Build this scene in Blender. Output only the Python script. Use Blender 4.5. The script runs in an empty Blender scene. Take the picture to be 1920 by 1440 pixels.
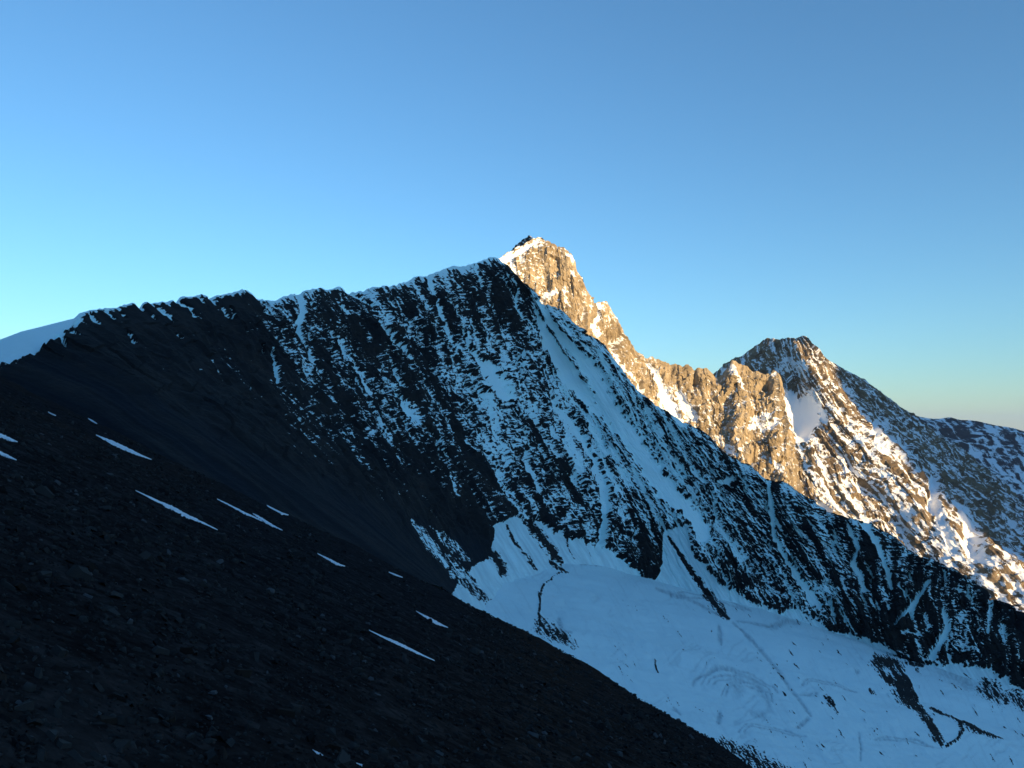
import bpy, math, random
import numpy as np

# ------------------------------------------------------------------ camera, sky, sun, exposure
scene = bpy.context.scene
COL = scene.collection
FPX = 960 / math.tan(math.radians(33.0))          # focal length in photograph pixels
PITCH = math.radians(3.3)
CAM_H = 1.6                                        # eye height above the scree
cam_data = bpy.data.cameras.new('camera')
cam = bpy.data.objects.new('camera', cam_data)
COL.objects.link(cam)
cam_data.sensor_width = 36.0
cam_data.lens = 18.0 / math.tan(math.radians(33.0))
cam_data.clip_start = 0.1
cam_data.clip_end = 400000.0
cam.location = (0, 0, 0)
cam.rotation_euler = (math.radians(90) + PITCH, 0, 0)
scene.camera = cam

SUN_EL, SUN_ROT = 9.0, 143.1
world = bpy.data.worlds.new('World')
scene.world = world
world.use_nodes = True
wn = world.node_tree
sky = wn.nodes.new('ShaderNodeTexSky')
sky.sky_type = 'NISHITA'
sky.sun_disc = False
sky.sun_elevation = math.radians(SUN_EL)
sky.sun_rotation = math.radians(SUN_ROT)
sky.altitude = 2900
sky.air_density = 1.5
sky.dust_density = 0.1
sky.ozone_density = 4.6
tone = wn.nodes.new('ShaderNodeMix')                # the camera's cool, slightly green rendering of the sky
tone.data_type = 'RGBA'
tone.blend_type = 'MULTIPLY'
tone.inputs[0].default_value = 1.0
tone.inputs[7].default_value = (0.90, 0.995, 0.94, 1)
wn.links.new(sky.outputs[0], tone.inputs[6])
wn.links.new(tone.outputs[2], wn.nodes['Background'].inputs[0])
wn.nodes['Background'].inputs[1].default_value = 0.1
SUNV = np.array([math.sin(math.radians(SUN_ROT)) * math.cos(math.radians(SUN_EL)),
                 math.cos(math.radians(SUN_ROT)) * math.cos(math.radians(SUN_EL)),
                 math.sin(math.radians(SUN_EL))])
sun_data = bpy.data.lights.new('sun', 'SUN')
sun_data.energy = 4.3
sun_data.angle = math.radians(0.53)
sun_data.color = (1.0, 0.71, 0.36)
sun = bpy.data.objects.new('sun', sun_data)
COL.objects.link(sun)
sun.rotation_euler = (math.radians(90 - SUN_EL), 0, math.radians(180 - SUN_ROT))
scene.view_settings.view_transform = 'Standard'
scene.view_settings.look = 'None'
scene.view_settings.exposure = 1.38
scene.view_settings.gamma = 1.0
scene.view_settings.use_curve_mapping = False
scene.cycles.max_bounces = 4
scene.cycles.use_denoising = True
scene.render.film_transparent = False

# ------------------------------------------------------------------ numeric helpers
rng = np.random.default_rng(11)
random.seed(11)
_perm = np.tile(rng.permutation(256), 3).astype(np.int32)
_ga = rng.normal(size=(256, 3)).astype(np.float32)
_ga /= np.linalg.norm(_ga, axis=1, keepdims=True)


_gx, _gy, _gz = (np.ascontiguousarray(_ga[:, k]) * 1.5 for k in range(3))
_ang = rng.uniform(0, 2 * math.pi, 256)
_hx, _hy = (np.cos(_ang) * 1.5).astype(np.float32), (np.sin(_ang) * 1.5).astype(np.float32)


def perlin(x, y, z):
    """gradient noise, about -1..1; a plain number for z picks a slice of flat noise"""
    flat = np.ndim(z) == 0
    x = np.asarray(x, np.float32); y = np.asarray(y, np.float32)
    if flat:
        x, y = np.broadcast_arrays(x, y)
        off = int(abs(float(z)) * 7919) & 255
    else:
        z = np.asarray(z, np.float32)
        x, y, z = np.broadcast_arrays(x, y, z)
        zi = np.floor(z).astype(np.int32); zf = z - zi; zi &= 255
        w = zf * zf * zf * (zf * (zf * 6 - 15) + 10)
    xi = np.floor(x).astype(np.int32); xf = x - xi
    yi = np.floor(y).astype(np.int32); yf = y - yi
    u = xf * xf * xf * (xf * (xf * 6 - 15) + 10)
    v = yf * yf * yf * (yf * (yf * 6 - 15) + 10)
    xi &= 255; yi &= 255
    out = []
    for dx in (0, 1):
        px = _perm[xi + dx] + yi
        fx = xf - dx
        row = []
        for dy in (0, 1):
            fy = yf - dy
            if flat:
                h = _perm[_perm[px + dy] + off]
                row.append(_hx[h] * fx + _hy[h] * fy)
            else:
                py = _perm[px + dy] + zi
                h = _perm[py]
                a0 = _gx[h] * fx + _gy[h] * fy + _gz[h] * zf
                h = _perm[py + 1]
                a1 = _gx[h] * fx + _gy[h] * fy + _gz[h] * (zf - 1)
                row.append(a0 + w * (a1 - a0))
        out.append(row[0] + v * (row[1] - row[0]))
    return out[0] + u * (out[1] - out[0])


def fbm(x, y, z, octv=4, gain=0.5, lac=2.03):
    a, s, n = 1.0, 0.0, 0.0
    for k in range(octv):
        s = s + a * perlin(x + 17.3 * k, y - 9.1 * k, z + 5.7 * k)
        n += a
        a *= gain; x = x * lac; y = y * lac; z = z * lac
    return s / n


def ridged(x, y, z, octv=3, gain=0.5, lac=2.07):
    a, s, n = 1.0, 0.0, 0.0
    for k in range(octv):
        s = s + a * (1 - 2 * np.abs(perlin(x + 31.7 * k, y + 3.3 * k, z - 8.9 * k)))
        n += a
        a *= gain; x = x * lac; y = y * lac; z = z * lac
    return s / n


def blocks(a, b, seed=0, tilt=0.9):
    """broken rock: each cell of a skewed grid stands at its own height and leans its own way, -1..1"""
    ia = np.floor(a).astype(np.int32)
    b = b + (_perm[(ia + 13 * seed) & 255] / 255.0)
    ib = np.floor(b).astype(np.int32)
    h = _perm[_perm[(ia + seed) & 255] + (ib & 255)]
    v = h / 127.5 - 1
    h2 = _perm[h + 91]; h3 = _perm[h2 + 37]
    return (0.6 * v + tilt * ((h2 / 127.5 - 1) * (a - ia - .5) + (h3 / 127.5 - 1) * (b - ib - .5))).astype(np.float32)


def sstep(a, b, x):
    t = np.clip((x - a) / (b - a), 0, 1)
    return t * t * (3 - 2 * t)


def hermite(tk, P, t):
    """smooth interpolation of P (K,...) given at tk, at t"""
    tk = np.asarray(tk, float); P = np.asarray(P, float); t = np.asarray(t, float)
    sh = (-1,) + (1,) * (P.ndim - 1)
    d = (P[1:] - P[:-1]) / (tk[1:] - tk[:-1]).reshape(sh)
    m = np.empty_like(P)
    m[0] = d[0]; m[-1] = d[-1]
    h = (tk[1:] - tk[:-1])
    w = (h[1:] / (h[1:] + h[:-1])).reshape(sh)
    m[1:-1] = d[:-1] * w + d[1:] * (1 - w)
    i = np.clip(np.searchsorted(tk, t, side='right') - 1, 0, len(tk) - 2)
    hh = (tk[i + 1] - tk[i])
    s = ((t - tk[i]) / hh).reshape(sh); hh = hh.reshape(sh)
    return ((2 * s**3 - 3 * s**2 + 1) * P[i] + (s**3 - 2 * s**2 + s) * hh * m[i]
            + (-2 * s**3 + 3 * s**2) * P[i + 1] + (s**3 - s**2) * hh * m[i + 1])


CP, SP = math.cos(PITCH), math.sin(PITCH)


def at(u, v, y):
    """point that shows at photograph pixel (u, v) and lies y metres in front of the camera"""
    a = (np.asarray(u, float) - 960) / FPX
    b = (720 - np.asarray(v, float)) / FPX
    fy = CP - b * SP
    fz = SP + b * CP
    k = np.asarray(y, float) / fy
    return np.stack(np.broadcast_arrays(a * k, np.asarray(y, float), fz * k), -1)


def poly_dist(u, v, pts):
    """distance in map pixels to a polyline of (u, v, half width), relative to its local half width"""
    best = np.full(u.shape, 1e9, np.float32)
    for (a, b) in zip(pts[:-1], pts[1:]):
        ax, ay, aw = a; bx, by, bw = b
        L2 = (bx - ax)**2 + (by - ay)**2 + 1e-6
        t = np.clip(((u - ax) * (bx - ax) + (v - ay) * (by - ay)) / L2, 0, 1)
        d = np.hypot(u - ax - t * (bx - ax), v - ay - t * (by - ay)) / (aw + t * (bw - aw))
        np.minimum(best, d, out=best)
    return best


def stroke(field, u, v, pts, val, soft=0.6, mode='max', rag=None):
    """raise (or lower) a field along a polyline"""
    xs = [p[0] for p in pts]; ys = [p[1] for p in pts]; m = max(p[2] for p in pts) * 3 + 6
    box = (u > min(xs) - m) & (u < max(xs) + m) & (v > min(ys) - m) & (v < max(ys) + m)
    if not box.any():
        return
    d = poly_dist(u[box], v[box], pts)
    if rag is not None:
        d = d + rag[box]
    w = 1 - sstep(1 - soft * 0.5, 1 + soft, d)
    f = field[box]
    if mode == 'max':
        f = np.maximum(f, val * w)
    elif mode == 'mix':
        f = f * (1 - w) + val * w
    else:
        f = f + val * w
    field[box] = f


def normals(P):
    du = np.empty_like(P); dv = np.empty_like(P)
    du[:, 1:-1] = P[:, 2:] - P[:, :-2]; du[:, 0] = P[:, 1] - P[:, 0]; du[:, -1] = P[:, -1] - P[:, -2]
    dv[1:-1] = P[2:] - P[:-2]; dv[0] = P[1] - P[0]; dv[-1] = P[-1] - P[-2]
    n = np.cross(dv, du)
    n /= np.linalg.norm(n, axis=-1, keepdims=True) + 1e-9
    return n


def blur(F, r, it=2):
    for _ in range(it):
        for ax in (0, 1):
            pad = [(0, 0), (0, 0)]; pad[ax] = (r + 1, r)
            c = np.cumsum(np.pad(F, pad, mode='edge'), axis=ax, dtype=np.float64)
            n = F.shape[ax]
            hi = np.take(c, np.arange(2 * r + 1, 2 * r + 1 + n), axis=ax)
            lo = np.take(c, np.arange(0, n), axis=ax)
            F = ((hi - lo) / (2 * r + 1)).astype(np.float32)
    return F


def link_mesh(name, co, q, mat, attrs, smooth):
    me = bpy.data.meshes.new(name)
    me.vertices.add(len(co))
    me.vertices.foreach_set('co', co.reshape(-1).astype(np.float32))
    nf = len(q)
    me.loops.add(nf * 4)
    me.loops.foreach_set('vertex_index', q.reshape(-1).astype(np.int32))
    me.polygons.add(nf)
    me.polygons.foreach_set('loop_start', np.arange(0, nf * 4, 4, dtype=np.int32))
    me.polygons.foreach_set('loop_total', np.full(nf, 4, np.int32))
    me.polygons.foreach_set('use_smooth', np.full(nf, smooth, bool))
    me.update(calc_edges=True)
    for k, a in (attrs or {}).items():
        at_ = me.attributes.new(k, 'FLOAT', 'POINT')
        at_.data.foreach_set('value', a.reshape(-1).astype(np.float32))
    me.materials.append(mat)
    ob = bpy.data.objects.new(name, me)
    COL.objects.link(ob)
    return ob


def grid_mesh(name, P, mat, attrs=None, smooth=False, cls=None, parts=None):
    """one sheet of quads; faces of class k > 0 become the part parts[k] = (name, label) under it"""
    nr, nc = P.shape[:2]
    idx = np.arange(nr * nc, dtype=np.int32).reshape(nr, nc)
    q = np.stack([idx[:-1, :-1], idx[1:, :-1], idx[1:, 1:], idx[:-1, 1:]], -1).reshape(-1, 4)
    co = P.reshape(-1, 3)
    attrs = {k: a.reshape(-1) for k, a in (attrs or {}).items()}
    if cls is None:
        return link_mesh(name, co, q, mat, attrs, smooth)
    c = cls[:-1, :-1].reshape(-1)
    root = None
    for k in range(0, int(c.max()) + 1):
        f = q[c == k]
        if len(f) < 12:
            continue
        vi, inv = np.unique(f, return_inverse=True)
        o = link_mesh(name if k == 0 else parts[k][0], co[vi], inv.reshape(-1, 4), mat, {n_: a[vi] for n_, a in attrs.items()}, smooth)
        if k == 0:
            root = o
        else:
            o.parent = root
            o['label'] = parts[k][1]
    return root


def tag(o, label, cat, kind=None, group=None):
    o['label'] = label
    o['category'] = cat
    if kind:
        o['kind'] = kind
    if group:
        o['group'] = group
    return o


def loft(cols, n_s, n_t, crest=None, fade=0.10, tpow=1.0, ext=0.0, jag=0.0, jag_from=-9999):
    """surface through flow lines: each column is a list of (u, v, y) from crest to foot.
    Returns map coordinates U, V (pixels of the photograph's view) and distance Y, before relief."""
    C = np.array(cols, float)                       # (ncol, K, 3)
    C[..., 2] = np.log(C[..., 2])
    if ext > 0:                                     # carry every flow line on below its foot
        C = np.concatenate([C, C[:, -1:] + ext * (C[:, -1:] - C[:, -2:-1])], 1)
    seg = np.hypot(np.diff(C[:, 0, 0]), np.diff(C[:, 0, 1]))
    seg2 = np.hypot(np.diff(C[:, -1, 0]), np.diff(C[:, -1, 1]))
    sk = np.concatenate([[0], np.cumsum(seg * 0.5 + seg2 * 0.5)])
    sk /= sk[-1]
    K = C.shape[1]
    tk = np.linspace(0, 1, K)
    s = np.linspace(0, 1, n_s)
    t = np.linspace(0, 1, n_t)**tpow
    A = hermite(sk, C, s)                            # (n_s, K, 3)
    B = hermite(tk, np.swapaxes(A, 0, 1), t)         # (n_t, n_s, 3)
    U, V, Y = B[..., 0], B[..., 1], np.exp(B[..., 2])
    if crest is not None:
        cu = np.array([p[0] for p in crest], float); cv = np.array([p[1] for p in crest], float)
        dv = np.interp(U[0], cu, cv) - V[0]
        V = V + dv[None, :] * np.exp(-(t / fade))[:, None]
        if jag:                                     # small teeth of rock along the skyline
            cu0 = U[0]
            tooth = 0.9 * ridged(cu0 / 17, 0.5, 3.0, 2) + 0.9 * fbm(cu0 / 7, 1.5, 4.0, 3) + 0.6 * blocks(cu0 / 6, cu0 * 0, 3, 1.2)
            V = V - (jag * tooth * sstep(jag_from, jag_from + 40, cu0))[None, :] * np.exp(-(t / (fade * .35)))[:, None]
    return U, V, Y, s, t


def add_back(P, attr_list, n_b, step, drop, push=None):
    """rows behind the crest so that the mountain has a far side"""
    h = P[min(12, P.shape[0] - 1)] - P[0]
    h[:, 2] = 0
    # smooth the direction along the crest
    for k in range(3):
        h[:, k] = np.convolve(np.pad(h[:, k], 30, mode='edge'), np.ones(61) / 61, mode='valid')
    h /= np.linalg.norm(h, axis=1, keepdims=True) + 1e-9
    rows = []
    for i in range(n_b, 0, -1):
        f = i / n_b
        d = step * f**1.6
        R = P[0] - h * d
        R[:, 2] -= drop * (f**1.5)
        rows.append(R)
    P2 = np.concatenate([np.array(rows), P], 0)
    out = []
    for A in attr_list:
        out.append(np.concatenate([np.repeat(A[:1], n_b, 0), A], 0))
    return P2, out


def gmap(u, v, pts, sig):
    """soft map from scattered (u, v, value) notes"""
    num = np.zeros(u.shape, np.float32); den = np.full(u.shape, 1e-6, np.float32)
    for (a, b, val) in pts:
        w = np.exp(-((u - a)**2 + (v - b)**2) / (2 * sig * sig)).astype(np.float32) + 1e-9
        num += w * val; den += w
    return num / den


def qnorm(p):
    """inverse normal cdf, rough"""
    p = np.clip(p, 1e-4, 1 - 1e-4)
    s = np.where(p < 0.5, 1.0, -1.0)
    q = np.where(p < 0.5, p, 1 - p)
    t = np.sqrt(-2 * np.log(q))
    x = t - (2.30753 + 0.27061 * t) / (1 + 0.99229 * t + 0.04481 * t * t)
    return -s * x


def zs(x, m=None):
    return (x - x.mean()) / (x.std() + 1e-9)


# ------------------------------------------------------------------ materials
def new_mat(name, spec=0.15):
    m = bpy.data.materials.new(name)
    m.use_nodes = True
    nt = m.node_tree
    b = nt.nodes['Principled BSDF']
    b.inputs['Roughness'].default_value = 0.9
    b.inputs['Specular IOR Level'].default_value = spec
    return m, nt, b


def node(nt, kind, **kw):
    n = nt.nodes.new(kind)
    for k, v in kw.items():
        if k.startswith('i_'):
            n.inputs[k[2:].replace('_', ' ')].default_value = v
        else:
            setattr(n, k, v)
    return n


def math_node(nt, op, a, b=None, c=None, clamp=False):
    n = nt.nodes.new('ShaderNodeMath')
    n.operation = op
    n.use_clamp = clamp
    for i, x in enumerate((a, b, c)):
        if x is None:
            continue
        if isinstance(x, (int, float)):
            n.inputs[i].default_value = x
        else:
            nt.links.new(x, n.inputs[i])
    return n.outputs[0]


def ramp(nt, fac, stops):
    r = nt.nodes.new('ShaderNodeValToRGB')
    e = r.color_ramp.elements
    while len(e) > 1:
        e.remove(e[-1])
    e[0].position, e[0].color = stops[0][0], (*stops[0][1], 1)
    for p, c in stops[1:]:
        k = e.new(p)
        k.color = (*c, 1)
    nt.links.new(fac, r.inputs[0])
    return r.outputs[0]


def mixc(nt, fac, a, b, blend='MIX'):
    n = nt.nodes.new('ShaderNodeMix')
    n.data_type = 'RGBA'
    n.blend_type = blend
    for sock, x in ((0, fac), (6, a), (7, b)):
        if isinstance(x, (int, float)):
            n.inputs[sock].default_value = x
        elif isinstance(x, tuple):
            n.inputs[sock].default_value = (*x, 1)
        else:
            nt.links.new(x, n.inputs[sock])
    return n.outputs[2]


def noise(nt, scale, detail=5, rough=0.6, vec=None, w=None):
    n = nt.nodes.new('ShaderNodeTexNoise')
    n.inputs['Scale'].default_value = scale
    n.inputs['Detail'].default_value = detail
    n.inputs['Roughness'].default_value = rough
    if vec is not None:
        nt.links.new(vec, n.inputs['Vector'])
    return n.outputs['Fac']


def mountain_mat(name, rock, unit, snow_col=(0.86, 0.88, 0.91), dirt=0.0, edge=1.2, streak=None):
    """rock with snow lying where the mesh attribute 'snow' is above zero; unit = metres of one fine patch"""
    m, nt, b = new_mat(name)
    tc = nt.nodes.new('ShaderNodeTexCoord')
    obj = tc.outputs['Object']
    big = noise(nt, 0.035 / unit, 4, 0.6, obj)
    mid = noise(nt, 0.22 / unit, 6, 0.65, obj)
    fine = noise(nt, 1.1 / unit, 5, 0.65, obj)
    f = math_node(nt, 'ADD', math_node(nt, 'MULTIPLY', big, 0.75), math_node(nt, 'MULTIPLY', mid, 0.45))
    f = math_node(nt, 'ADD', f, math_node(nt, 'MULTIPLY', fine, 0.25))
    f = math_node(nt, 'MULTIPLY_ADD', f, 1.6, -0.66)
    rc = ramp(nt, f, rock)
    at_ = node(nt, 'ShaderNodeAttribute', attribute_name='snow')
    tint = node(nt, 'ShaderNodeAttribute', attribute_name='tint')
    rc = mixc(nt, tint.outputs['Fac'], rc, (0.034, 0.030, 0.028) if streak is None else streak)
    s = math_node(nt, 'ADD', at_.outputs['Fac'], math_node(nt, 'MULTIPLY_ADD', fine, edge * 2, -edge))
    mr = nt.nodes.new('ShaderNodeMapRange')
    mr.inputs['From Min'].default_value = -0.10
    mr.inputs['From Max'].default_value = 0.16
    nt.links.new(s, mr.inputs['Value'])
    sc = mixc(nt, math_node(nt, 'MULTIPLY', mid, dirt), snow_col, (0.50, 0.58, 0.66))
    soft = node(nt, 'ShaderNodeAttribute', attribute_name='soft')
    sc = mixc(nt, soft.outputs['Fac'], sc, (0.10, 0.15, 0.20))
    nt.links.new(mixc(nt, mr.outputs[0], rc, sc), b.inputs['Base Color'])
    nt.links.new(math_node(nt, 'MULTIPLY_ADD', mr.outputs[0], -0.35, 0.95), b.inputs['Roughness'])
    bp = nt.nodes.new('ShaderNodeBump')
    bp.inputs['Strength'].default_value = 0.6
    bp.inputs['Distance'].default_value = 0.5 * unit
    hgt = math_node(nt, 'MULTIPLY', math_node(nt, 'ADD', fine, mid), math_node(nt, 'MULTIPLY_ADD', mr.outputs[0], -0.75, 1.0))
    nt.links.new(hgt, bp.inputs['Height'])
    nt.links.new(bp.outputs[0], b.inputs['Normal'])
    return m


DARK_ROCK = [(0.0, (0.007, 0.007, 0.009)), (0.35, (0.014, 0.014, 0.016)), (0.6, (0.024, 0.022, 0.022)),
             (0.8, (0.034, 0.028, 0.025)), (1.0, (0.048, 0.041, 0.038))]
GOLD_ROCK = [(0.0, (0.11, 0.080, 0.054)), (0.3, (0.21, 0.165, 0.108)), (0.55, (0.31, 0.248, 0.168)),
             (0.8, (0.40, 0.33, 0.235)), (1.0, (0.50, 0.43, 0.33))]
GREY_ROCK = [(0.0, (0.030, 0.026, 0.023)), (0.35, (0.090, 0.066, 0.043)), (0.65, (0.20, 0.148, 0.092)),
             (1.0, (0.34, 0.26, 0.165))]
FAR_ROCK = [(0.0, (0.02, 0.02, 0.026)), (0.5, (0.045, 0.042, 0.048)), (1.0, (0.09, 0.08, 0.08))]
# ------------------------------------------------------------------ the near ridge: a shaded wall above a glacier
K_NEAR = 0.55                                        # metres of depth per note unit below
wall_cols = [
    [(-420, 770, 400), (-330, 800, 385), (-220, 840, 370), (-100, 890, 350), (20, 950, 330), (120, 1010, 310)],
    [(0, 637, 450), (50, 664, 442), (150, 715, 428), (270, 790, 408), (400, 880, 388), (520, 970, 368)],
    [(155, 589, 520), (215, 640, 507), (315, 712, 488), (430, 800, 465), (560, 900, 445), (700, 1010, 420)],
    [(460, 548, 750), (505, 630, 728), (560, 715, 700), (630, 815, 670), (715, 930, 635), (800, 1050, 600)],
    [(638, 541, 950), (680, 640, 925), (735, 745, 895), (800, 860, 865), (870, 975, 835), (940, 1100, 800)],
    [(800, 518, 1190), (850, 625, 1170), (905, 735, 1150), (965, 845, 1130), (1030, 950, 1112), (1095, 1065, 1095)],
    [(935, 483, 1400), (990, 605, 1363), (1050, 725, 1320), (1115, 850, 1270), (1180, 975, 1215), (1240, 1110, 1160)],
    [(1050, 580, 1370), (1105, 680, 1335), (1165, 785, 1295), (1230, 890, 1248), (1290, 1000, 1195), (1350, 1135, 1135)],
    [(1240, 767, 1310), (1285, 845, 1280), (1335, 930, 1243), (1385, 1015, 1203), (1435, 1095, 1160), (1485, 1190, 1110)],
    [(1430, 897, 1240), (1462, 955, 1216), (1498, 1015, 1190), (1535, 1080, 1158), (1572, 1145, 1125), (1610, 1225, 1085)],
    [(1680, 1010, 1140), (1693, 1060, 1120), (1706, 1110, 1098), (1719, 1160, 1072), (1732, 1215, 1045), (1748, 1285, 1010)],
    [(1920, 1150, 1050), (1930, 1182, 1035), (1940, 1215, 1018), (1950, 1250, 1000), (1962, 1292, 980), (1978, 1350, 948)],
    [(2380, 1400, 900), (2385, 1425, 890), (2390, 1455, 878), (2395, 1490, 862), (2400, 1530, 846), (2405, 1590, 820)],
]
wall_cols = [[(u, v, y * K_NEAR) for (u, v, y) in c] for c in wall_cols]
wall_crest = [(-420, 770), (-120, 678), (0, 637), (40, 622), (80, 612), (120, 602), (143, 596), (148, 589), (158, 586), (172, 584),
              (200, 580), (222, 576), (240, 570), (252, 571), (262, 575), (268, 570), (285, 570), (310, 567), (330, 562), (345, 558),
              (365, 560), (376, 554), (390, 560), (410, 557), (432, 552), (447, 546), (458, 545), (468, 552), (480, 563), (495, 566),
              (515, 566), (530, 558), (545, 553), (560, 550), (585, 543), (600, 543), (620, 544), (634, 540), (645, 547), (655, 550),
              (680, 547), (705, 540), (740, 537), (760, 531), (775, 522), (800, 518), (830, 508), (850, 500), (865, 503), (885, 496),
              (905, 490), (920, 483), (932, 483), (942, 493), (955, 505), (970, 523), (985, 533), (997, 543), (1010, 567), (1030, 574), (1050, 580),
              (1067, 597), (1077, 617), (1090, 625), (1107, 633), (1120, 636), (1133, 647), (1147, 677), (1163, 710), (1178, 720), (1193, 733),
              (1217, 757), (1240, 767), (1262, 780), (1280, 793), (1300, 797), (1315, 806), (1330, 817), (1345, 838), (1363, 853), (1385, 865),
              (1407, 873), (1418, 885), (1430, 897), (1447, 902), (1467, 903), (1480, 911), (1493, 920), (1510, 932), (1527, 940), (1533, 957),
              (1550, 962), (1573, 967), (1600, 974), (1633, 983), (1655, 997), (1680, 1010), (1700, 1030), (1723, 1047), (1747, 1050), (1770, 1061),
              (1793, 1070), (1810, 1081), (1827, 1090), (1834, 1110), (1840, 1127), (1860, 1132), (1875, 1128), (1880, 1140), (1893, 1153), (1905, 1146), (1920, 1150), (1950, 1165), (2380, 1400)]
NS, NT = 1190, 430
U, V, Y, ss, tt = loft(wall_cols, NS, NT, wall_crest, fade=0.07, ext=0.9, jag=2.6, jag_from=120)
P = at(U, V, Y)
# flow coordinates in metres: along the crest and down the wall
la = np.concatenate([[0], np.cumsum(np.linalg.norm(np.diff(P[NT // 2], axis=0), axis=1))])[None, :] * np.ones((NT, 1))
lb = np.concatenate([np.zeros((1, NS)), np.cumsum(np.linalg.norm(np.diff(P, axis=0), axis=2), axis=0)], 0)
N0 = normals(P)
X3 = P.astype(np.float32)
rag = (0.55 * fbm(U / 14, V / 14, 3.3, 3)).astype(np.float32) * 1.3
rag_fine = (0.8 * fbm(U / 5, V / 5, 8.3, 2)).astype(np.float32)

# where the smooth dark talus takes over on the lower left
talus_line = np.interp(U, [-400, 0, 60, 110, 200, 300, 400, 480, 560, 640, 720, 800, 880, 915, 935, 960],
                       [760, 690, 675, 662, 705, 752, 806, 850, 890, 915, 950, 995, 1010, 1015, 1080, 1300])
talus = sstep(-14, 26, V - talus_line + 22 * fbm(U / 60, V / 60, 1.2, 3)).astype(np.float32)
# where the glacier's apron laps on to the wall
foot_pts = [(740, 1400), (850, 1100), (880, 1066), (914, 1046), (917, 985), (935, 980), (960, 966), (985, 976), (1010, 974), (1030, 995),
            (1060, 1008), (1090, 1012), (1115, 1022), (1140, 1030), (1160, 1046), (1180, 1062), (1200, 1077), (1226, 1087), (1241, 1055), (1244, 995),
            (1285, 985), (1296, 1032), (1347, 1093), (1413, 1130), (1460, 1147), (1493, 1142), (1527, 1160), (1560, 1183), (1590, 1190), (1633, 1197),
            (1647, 1207), (1680, 1217), (1693, 1240), (1727, 1247), (1800, 1243), (1860, 1260), (1907, 1287), (1960, 1310), (2400, 1520)]
foot_v = np.interp(U, [p[0] for p in foot_pts], [p[1] for p in foot_pts])
apron = sstep(-3, 6, V - foot_v + 9 * fbm(U / 16, V / 16, 6.1, 3)).astype(np.float32)
apron *= sstep(-8, 8, U - 850 + 0.5 * (V - 1090))
crest_v = V[0][None, :] * np.ones((NT, 1))
crest_u = U[0][None, :] * np.ones((NT, 1))
below = V - crest_v                                   # map pixels below the crest on the same flow line

# share of the wall that is snow, from notes on the photograph
notes = [(150, 700, 0), (300, 650, .02), (300, 800, 0), (450, 620, .03), (450, 800, 0), (500, 680, .07), (560, 600, .34), (600, 660, .25), (600, 760, .12),
         (640, 620, .07), (660, 580, .12), (650, 700, .12), (650, 780, .16), (690, 800, .28), (620, 900, .01), (700, 560, .4), (740, 600, .32), (740, 660, .26),
         (700, 690, .36), (770, 640, .10), (800, 700, .10), (760, 770, .42), (720, 860, .05), (780, 860, .07), (800, 560, .26), (830, 540, .42), (840, 600, .26),
         (900, 560, .05), (880, 620, .30), (920, 620, .38), (960, 580, .10), (850, 680, .36), (900, 700, .6), (940, 740, .55), (870, 760, .32), (830, 800, .12),
         (880, 830, .30), (930, 800, .5), (960, 830, .45), (850, 900, .08), (900, 900, .12), (950, 900, .28), (1000, 900, .30), (800, 940, .01), (900, 960, .01),
         (960, 960, .12), (1020, 960, .22), (1080, 960, .36), (1000, 680, .26), (1000, 760, .32), (1040, 740, .22), (1060, 820, .46), (1100, 860, .48), (1110, 940, .46),
         (1080, 900, .36), (1150, 900, .55), (1160, 980, .42), (1200, 960, .36), (1212, 1040, .06), (1050, 600, .42), (1090, 630, .06), (1130, 670, .42), (1100, 700, .7),
         (1150, 730, .48), (1200, 780, .62), (1250, 800, .66), (1300, 830, .42), (1340, 860, .30), (1240, 880, .56), (1300, 900, .46), (1360, 930, .36), (1400, 950, .30),
         (1330, 1000, .32), (1400, 1050, .34), (1460, 960, .40), (1430, 1010, .24), (1500, 1000, .30), (1480, 1080, .34), (1550, 1040, .26), (1560, 980, .40), (1540, 1110, .40),
         (1600, 1080, .18), (1600, 1140, .08), (1650, 1020, .34), (1680, 1080, .14), (1700, 1130, .10), (1640, 1170, .02), (1720, 1180, .06), (1800, 1100, .10), (1780, 1180, .28),
         (1850, 1200, .20), (1880, 1180, .05), (1900, 1240, .04), (2000, 1250, .05)]
D = gmap(U, V, notes, 34)
la0 = np.linspace(0, 1, NS)[None, :] * 2100 * np.ones((NT, 1))
patch = 1.25 * fbm((la0 + 0.1 * V) / 21, V / 190, 12.0, 4, .6) + 0.55 * fbm(U / 26, V / 20, 5.0, 3)     # bare ribs between powdered ones
D = np.clip(D * np.clip(1 + 2.7 * patch, 0.0, 2.4) - 0.02, 0, 0.93)
D *= (1 - talus)
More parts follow.
